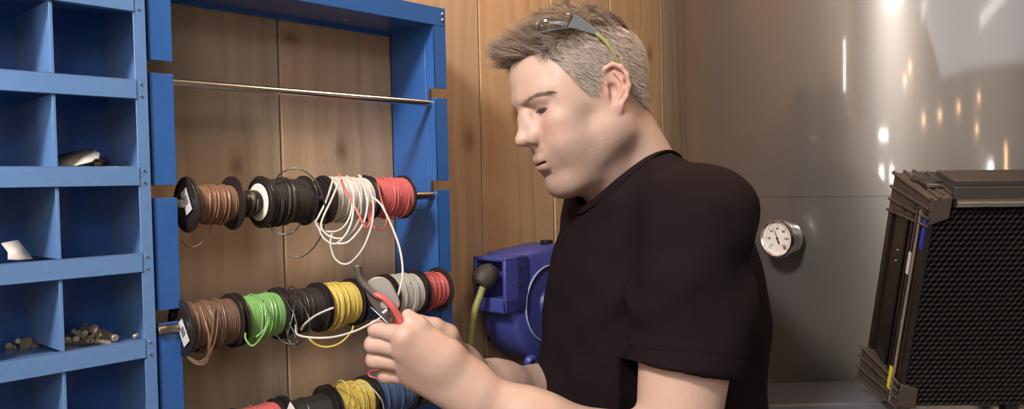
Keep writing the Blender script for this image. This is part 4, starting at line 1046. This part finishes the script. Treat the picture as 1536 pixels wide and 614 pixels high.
for sd in (1, -1):
    q = rt_[:, 1]*sd > 0; nq = int(q.sum())
    strands('eyebrow', rt_[q]@HRm.T+HT, d1_[q]@HRm.T, d2_[q]@HRm.T, .0065+rs.rand(nq)*.004, .00024, np.array([.23, .155, .11])*(.7+.6*rs.rand(nq, 1)), MANROOT, 3)
# ---- T-shirt
Rb = np.stack([bf, bl, up3], 1)
M['shirt'] = mat('black_jersey', (.009, .0045, .006), .9, bump=.6, bscale=1400, var=.15, vscale=25, spec=.15)
sf = Field()
sf.ell(BW(-.028, 0, -.20), (.166, .186, .20), .03, R=Rb)
sf.ell(BW(-.018, 0, -.40), (.174, .172, .26), .05, R=Rb)
sf.cone(BW(-.025, .035, -.50), BW(-.03, .035, -.80), .150, .148, .05); sf.cone(BW(-.025, -.035, -.50), BW(-.03, -.035, -.80), .150, .148, .05)
sf.ell(BW(-.045, 0, -.10), (.095, .17, .12), .05, R=Rb)
sf.cone(BW(-.022, .045, -.022), SHL+np.array([0, 0, .008]), .062, .064, .03)
sf.cone(BW(-.015, -.045, -.022), SHR+np.array([0, 0, .008]), .062, .062, .03)
sf.cone(BW(.02, -.06, -.06), BW(.02, .06, -.06), .062, .062, .04)
HEM = .575
for S_, E_ in ((SHL, ELL), (SHR, ELR)):
    w_ = 0 if S_ is SHL else -.007
    d = E_-S_; sf.cone(S_, S_+d*.30, .072+w_, .0735+w_, .035); sf.cone(S_+d*.28, S_+d*(HEM+.25), .0735+w_, .0725+w_, .02)
dL, dR = ELL-SHL, ELR-SHR
def sleeve_cut(S_, d):
    u = d/np.linalg.norm(d); Lh = np.linalg.norm(d)*HEM
    def f(p):
        q = p-S_; a = q@u; r = np.linalg.norm(q-a[:, None]*u, axis=1); return np.maximum(Lh-a, r-.092)
    def g2(p):
        q = p-S_; a = q@u; r = np.linalg.norm(q-a[:, None]*u, axis=1); return np.maximum(Lh-.035-a, r-(.0682 if S_ is SHL else .0612))
    return f, g2, S_+d*.8
for S_, d in ((SHL, dL), (SHR, dR)):
    f1, g1, cc = sleeve_cut(S_, d); sf.cutcyl(f1, cc, .2); sf.cutcyl(g1, cc, .2)
NC = BW(.001, 0, -.014); ua = bf*math.cos(math.radians(46))-up3*math.sin(math.radians(46)); na = np.cross(ua, bl)
NRU, NRV = .078, .071
KR = 72; th_ = np.arange(KR)*2*PI/KR; wl = np.linspace(.09, -.10, 191); wtop = []
for t in th_:
    c = NC+ua*math.cos(t)*NRU+bl*math.sin(t)*NRV; v = sf.eval(c+na*wl[:, None]); k = np.argmax(v < 0); wtop.append(wl[k] if (v < 0).any() else -.05)
wtop = np.array(wtop)
for _ in range(8): wtop = .5*wtop+.25*(np.roll(wtop, 1)+np.roll(wtop, -1))
def neck_cut(p):
    q = p-NC; a = q@ua; b = q@bl; w = q@na; r = np.sqrt((a/NRU)**2+(b/NRV)**2)+1e-9; th = np.arctan2(b/NRV, a/NRU) % (2*PI)
    return np.maximum((r-1)*.060, np.interp(th, np.append(th_, 2*PI), np.append(wtop, wtop[0]))-.028-w)
sf.cutcyl(neck_cut, NC, .16)
sf.half(BW(0, 0, -.66), (0, 0, -1), 0)
sv, sq = sf.mesh(.0026)
sv = relax(sv, sq, 2, .5)
def vnorm(v, f):
    n = np.zeros_like(v); c = np.cross(v[f[:, 2]]-v[f[:, 0]], v[f[:, 3]]-v[f[:, 1]])
    for i in range(4): np.add.at(n, f[:, i], c)
    return n/(np.linalg.norm(n, axis=1)[:, None]+1e-12)
nn = vnorm(sv, sq)
if (nn*(sv-BW(-.03, 0, -.3))).sum() < 0: nn = -nn
bp_ = (sv-NB)@Rb      # body-frame coordinates
w1 = vnoise(np.stack([bp_[:, 0]*.8, bp_[:, 1]*.8, bp_[:, 2]*1.6+bp_[:, 0]*1.1], 1), 9, 3)-.5
w2 = vnoise(np.stack([bp_[:, 0]+bp_[:, 2]*.5, bp_[:, 1], bp_[:, 2]-bp_[:, 0]*.8], 1), 24, 8)-.5
u = dL/np.linalg.norm(dL); aa = (sv-SHL)@u; rad = np.linalg.norm(sv-SHL-aa[:, None]*u, axis=1)
hemb = np.exp(-((aa-np.linalg.norm(dL)*HEM+.022)/.0022)**2)*(rad < .09)*(rad > .05)
pit = np.exp(-(((sv-(SHL+u*.10+bf*.07-bl*.03))**2).sum(1))/.07**2)
fold = np.sin(((bp_[:, 2]*.8+bp_[:, 0]*1.0)*95)+w1*5)*pit*.0045
seam = np.exp(-((((sv-SHL)@bl)+.048+.0*aa)/.0022)**2)*(bp_[:, 2] > -.17)*(bp_[:, 1] > .05)
disp = w1*.013+w2*.0065+fold-hemb*.0016-seam*.0012
near_edge = ss(np.linalg.norm(sv-NC, axis=1), .07, .12)
sv = sv+nn*(disp*near_edge)[:, None]
np_obj('tshirt', sv, sq, 'shirt', MANROOT)
ring = MB(); K = KR; nR = 12; vs = []
for i in range(K):
    t = th_[i]; e = ua*math.cos(t)*NRU+bl*math.sin(t)*NRV; c = NC+e+na*(wtop[i]+.0005); o_ = e/np.linalg.norm(e)
    for k in range(nR):
        a = 2*PI*k/nR; vs.append(c+o_*(math.cos(a)*.0075+.0035)+na*(math.sin(a)*.0032-(math.cos(a)*.0075)*.25))
ring.add(vs, [(i*nR+k, i*nR+(k+1) % nR, ((i+1) % K)*nR+(k+1) % nR, ((i+1) % K)*nR+k) for i in range(K) for k in range(nR)], True); ring.build('collar', 'shirt', MANROOT)
# ---- trousers and shoes (below the frame, standing on the floor)
tf = Field(); hz = BW(-.03, 0, -.62)
tf.ell(hz, (.135, .175, .13), .03, R=Rb)
for s in (1, -1):
    hip = hz+bl*s*.09-up3*.06; kn = np.array([*(hip+bf*.03+bl*s*.02)[:2], .50]); an = np.array([*(hip-bf*.01+bl*s*.03)[:2], .10])
    tf.cone(hip, kn, .098, .068, .04); tf.cone(kn, an, .068, .056, .03)
tf.half((0, 0, .06), (0, 0, -1), 0)
tv, tq = tf.mesh(.007); tv = relax(tv, tq, 2, .5); np_obj('trousers', tv, tq, 'denim', MANROOT)
for s in (1, -1):
    an = (hz+bl*s*.12-bf*.04); a2 = np.array([an[0], an[1], 0])
    shf = Field(); shf.cone(a2+up3*.05-bf*.02, a2+up3*.035+bf*.13, .040, .034, .02).cone(a2+up3*.03+bf*.10, a2+up3*.028+bf*.19, .042, .030, .02).cone(a2+up3*.06, a2+up3*.12, .045, .046, .02).half((0, 0, .018), (0, 0, -1), 0)
    v, q = shf.mesh(.005); sh = np_obj('shoe', v, q, 'leather', MANROOT)
    so = MB(); n = 40; pl = []
    for k in range(n):
        t = 2*PI*k/n; f = math.cos(t)*.135; pl.append((f+.07, math.sin(t)*(.042+.008*math.cos(t))))
    so.prism(pl, lambda a, b, c: Vector(a2+bf*a+bl*b+up3*c), 0, .022); so.build('sole', 'sole', sh, .003)
# ---- safety glasses pushed up on the hair
M['clear'] = mat('clear_lens', (.95, .97, .97), .03, trans=1, ior=1.45); M['greyframe'] = mat('grey_frame', (.10, .115, .13), .35); M['olivearm'] = mat('yellow_green_arm', (.27, .27, .12), .4)
def onhead(px, py, yl):
    lo, hi = .95, 1.35
    for _ in range(50):
        m = (lo+hi)/2
        if HL(np.array(at(px, py, m)))[1] > yl: lo = m
        else: hi = m
    return HL(np.array(at(px, py, lo)))
gt = empty('safety_glasses', hv((.03, 0, .12)), 'clear safety glasses with grey and yellow-green arms pushed up on the hair', 'glasses')
ka, kb, kc, kd, ke = onhead(929, 99, .079), onhead(919, 78, .083), onhead(908, 62, .083), onhead(892, 48, .081), onhead(857, 31, .074)
def flat(pts, wds, th, name, m, mir):
    g = MB(); P_ = [Vector(p) for p in pts]; rows = []
    for i, p in enumerate(P_):
        t = (P_[min(i+1, len(P_)-1)]-P_[max(i-1, 0)]).normalized(); nrm = Vector((0, 1, 0)); w = t.cross(nrm).normalized(); q = w.cross(t).normalized()
        for a, b in ((1, 1), (1, -1), (-1, -1), (-1, 1)): rows.append(p+w*wds[i]*a+q*th*b)
    rows = [Vector((r.x, r.y*mir, r.z)) for r in rows]; n = len(P_)
    g.add([hv(r) for r in rows], [(i*4+k, i*4+(k+1) % 4, (i+1)*4+(k+1) % 4, (i+1)*4+k) for i in range(n-1) for k in range(4)]+[(3, 2, 1, 0), (n*4-4, n*4-3, n*4-2, n*4-1)]); return g.build(name, m, gt, .0005)
for mir in (1, -1):
    ap = spl([ka, kb, kc, kd], 6); flat(ap, [.0016+.0014*i/(len(ap)-1) for i in range(len(ap))], .0014, 'temple_arm', 'olivearm', mir)
    bp2 = spl([kd+(kd-kc)*-.1, kd*.6+ke*.4, ke], 6); flat(bp2, [.0034+.0085*(i/(len(bp2)-1))**1.3 for i in range(len(bp2))], .0016, 'hinge_piece', 'greyframe', mir)
def lens():
    # wrap from the left hinge around the front top of the head to the right one
    fr = Vector(onhead(800, 38, .045)); h0 = Vector(ke); vs = []; rows = 33; cols = 9
    fx = np.array([fr.x+.018, 0, fr.z+.004]); up = Vector((-(fr.z-h0.z), 0, fr.x-h0.x)).normalized()
    for i in range(rows):
        t = -PI/2+PI*i/(rows-1); c, s_ = math.cos(t), math.sin(t)
        sgn = 1 if s_ >= 0 else -1; cc = abs(c)**.8; sn = abs(s_)**.9
        base = Vector((h0.x+(fx[0]-h0.x)*cc, h0.y*sgn*sn, h0.z+(fx[2]-h0.z)*cc))
        for j in range(cols):
            v = (j/(cols-1)-.5); hgt = .020+.010*cc-(.010*max(0, 1-abs(s_)*7) if j < 4 else 0); out = -.010*(2*v)**2*cc
            vs.append(base+up*(v*hgt)+Vector((out*c, out*s_*.4, 0)))
    g = MB(); g.add([hv(v) for v in vs], [(i*cols+j, i*cols+j+1, (i+1)*cols+j+1, (i+1)*cols+j) for i in range(rows-1) for j in range(cols-1)], True)
    o = g.build('lens', 'clear', gt); md = o.modifiers.new('s', 'SOLIDIFY'); md.thickness = .0018; md.offset = 0
    ed = MB(); ed.tube([hv(vs[i*cols]) for i in range(rows)], .0013, 6); ed.build('brow_bar', 'greyframe', gt)
lens()
# ---- pliers
M['redgrip'] = mat('red_grip', (.42, .085, .08), .4, bump=.2, bscale=400); M['plier'] = mat('plier_steel', (.30, .28, .265), .42, .4); M['plierd'] = mat('plier_dark', (.09, .075, .07), .4, .4)
pt = empty('pliers', at(580, 452, .955), 'wire pliers with red grips and grey jaws held in the hands', 'pliers')
def A_(q, dz=0): return at(q[0], q[1], q[2]+dz)
def ribbon(pts, w, th, name, m, par=pt, bev=.001):
    P_ = spl([A_(p) for p in pts], 5); n = len(P_); g = MB(); ws = [w[0]+(w[1]-w[0])*i/(n-1) for i in range(n)] if isinstance(w, tuple) else [w]*n; nR = 12; vs = []; ws = [w_*(.35 if i in (0, n-1) else .75 if i in (1, n-2) else 1) for i, w_ in enumerate(ws)]
    for i, p in enumerate(P_):
        t = (P_[min(i+1, n-1)]-P_[max(i-1, 0)]).normalized(); s_ = t.cross(CF).normalized(); q = s_.cross(t)
        for k in range(nR): a = 2*PI*k/nR; vs.append(p+s_*math.cos(a)*ws[i]+q*math.sin(a)*th*(.35 if i in (0, n-1) else .75 if i in (1, n-2) else 1))
    g.add(vs, [(i*nR+k, i*nR+(k+1) % nR, (i+1)*nR+(k+1) % nR, (i+1)*nR+k) for i in range(n-1) for k in range(nR)]+[tuple(range(nR))[::-1], tuple((n-1)*nR+k for k in range(nR))], True)
    return g.build(name, m, par)
def plate(poly, z, th, name, m, par=pt):
    g = MB(); g.prism(poly, lambda a, b, c: at(a, b, z)+CF*c, 0, th); return g.build(name, m, par, .0012)
def cpoly(pts, n=5):
    P_ = [Vector((p[0], p[1], 0)) for p in pts]; out = []; K = len(P_)
    for i in range(K):
        a, b, c, d = P_[i-1], P_[i], P_[(i+1) % K], P_[(i+2) % K]
        for k in range(n):
            t = k/n; v = .5*((2*b)+(c-a)*t+(2*a-5*b+4*c-d)*t*t+(3*b-a-3*c+d)*t**3); out.append((v.x, v.y))
    return out
plate(cpoly([(551, 424), (560, 417), (573, 416), (585, 424), (593, 438), (600, 456), (594, 466), (584, 464), (574, 455), (564, 446), (554, 436)]), .962, .004, 'upper_jaw', 'plier')
plate(cpoly([(548, 430), (558, 440), (568, 449), (580, 460), (590, 474), (588, 484), (580, 484), (570, 473), (558, 458), (549, 442)]), .957, .004, 'lower_jaw', 'plierd')
ribbon([(537, 396, .957), (537, 406, .957), (541, 419, .957), (549, 430, .956), (560, 440, .955), (572, 447, .954)], (.0052, .0040), .0040, 'hooked_arm', 'plierd')
MB().lathe([(0, .006), (.002, .006), (.0035, .0045), (.0035, 0)], at(578, 457, .955), -CF, 20).build('pivot_screw', 'plier', pt)
ribbon([(560, 441, .953), (574, 447, .951), (588, 460, .950), (597, 474, .951), (606, 490, .953), (618, 506, .958), (634, 526, .97)], (.0036, .0054), .0046, 'red_handle', 'redgrip')
ribbon([(572, 464, .962), (580, 474, .963), (588, 484, .965), (597, 496, .97), (612, 520, .985), (624, 540, 1.0)], (.0062, .0055), .0048, 'red_handle', 'redgrip')
MB().tube([at(556, 461, .954), at(570, 474, .953), at(583, 487, .954)], .0007, 6).build('bright_edge', 'screw', pt)
MB().tube([at(574, 470, .9495), at(581, 465, .9495)], .0019, 10).build('wire_offcut', 'white', pt)
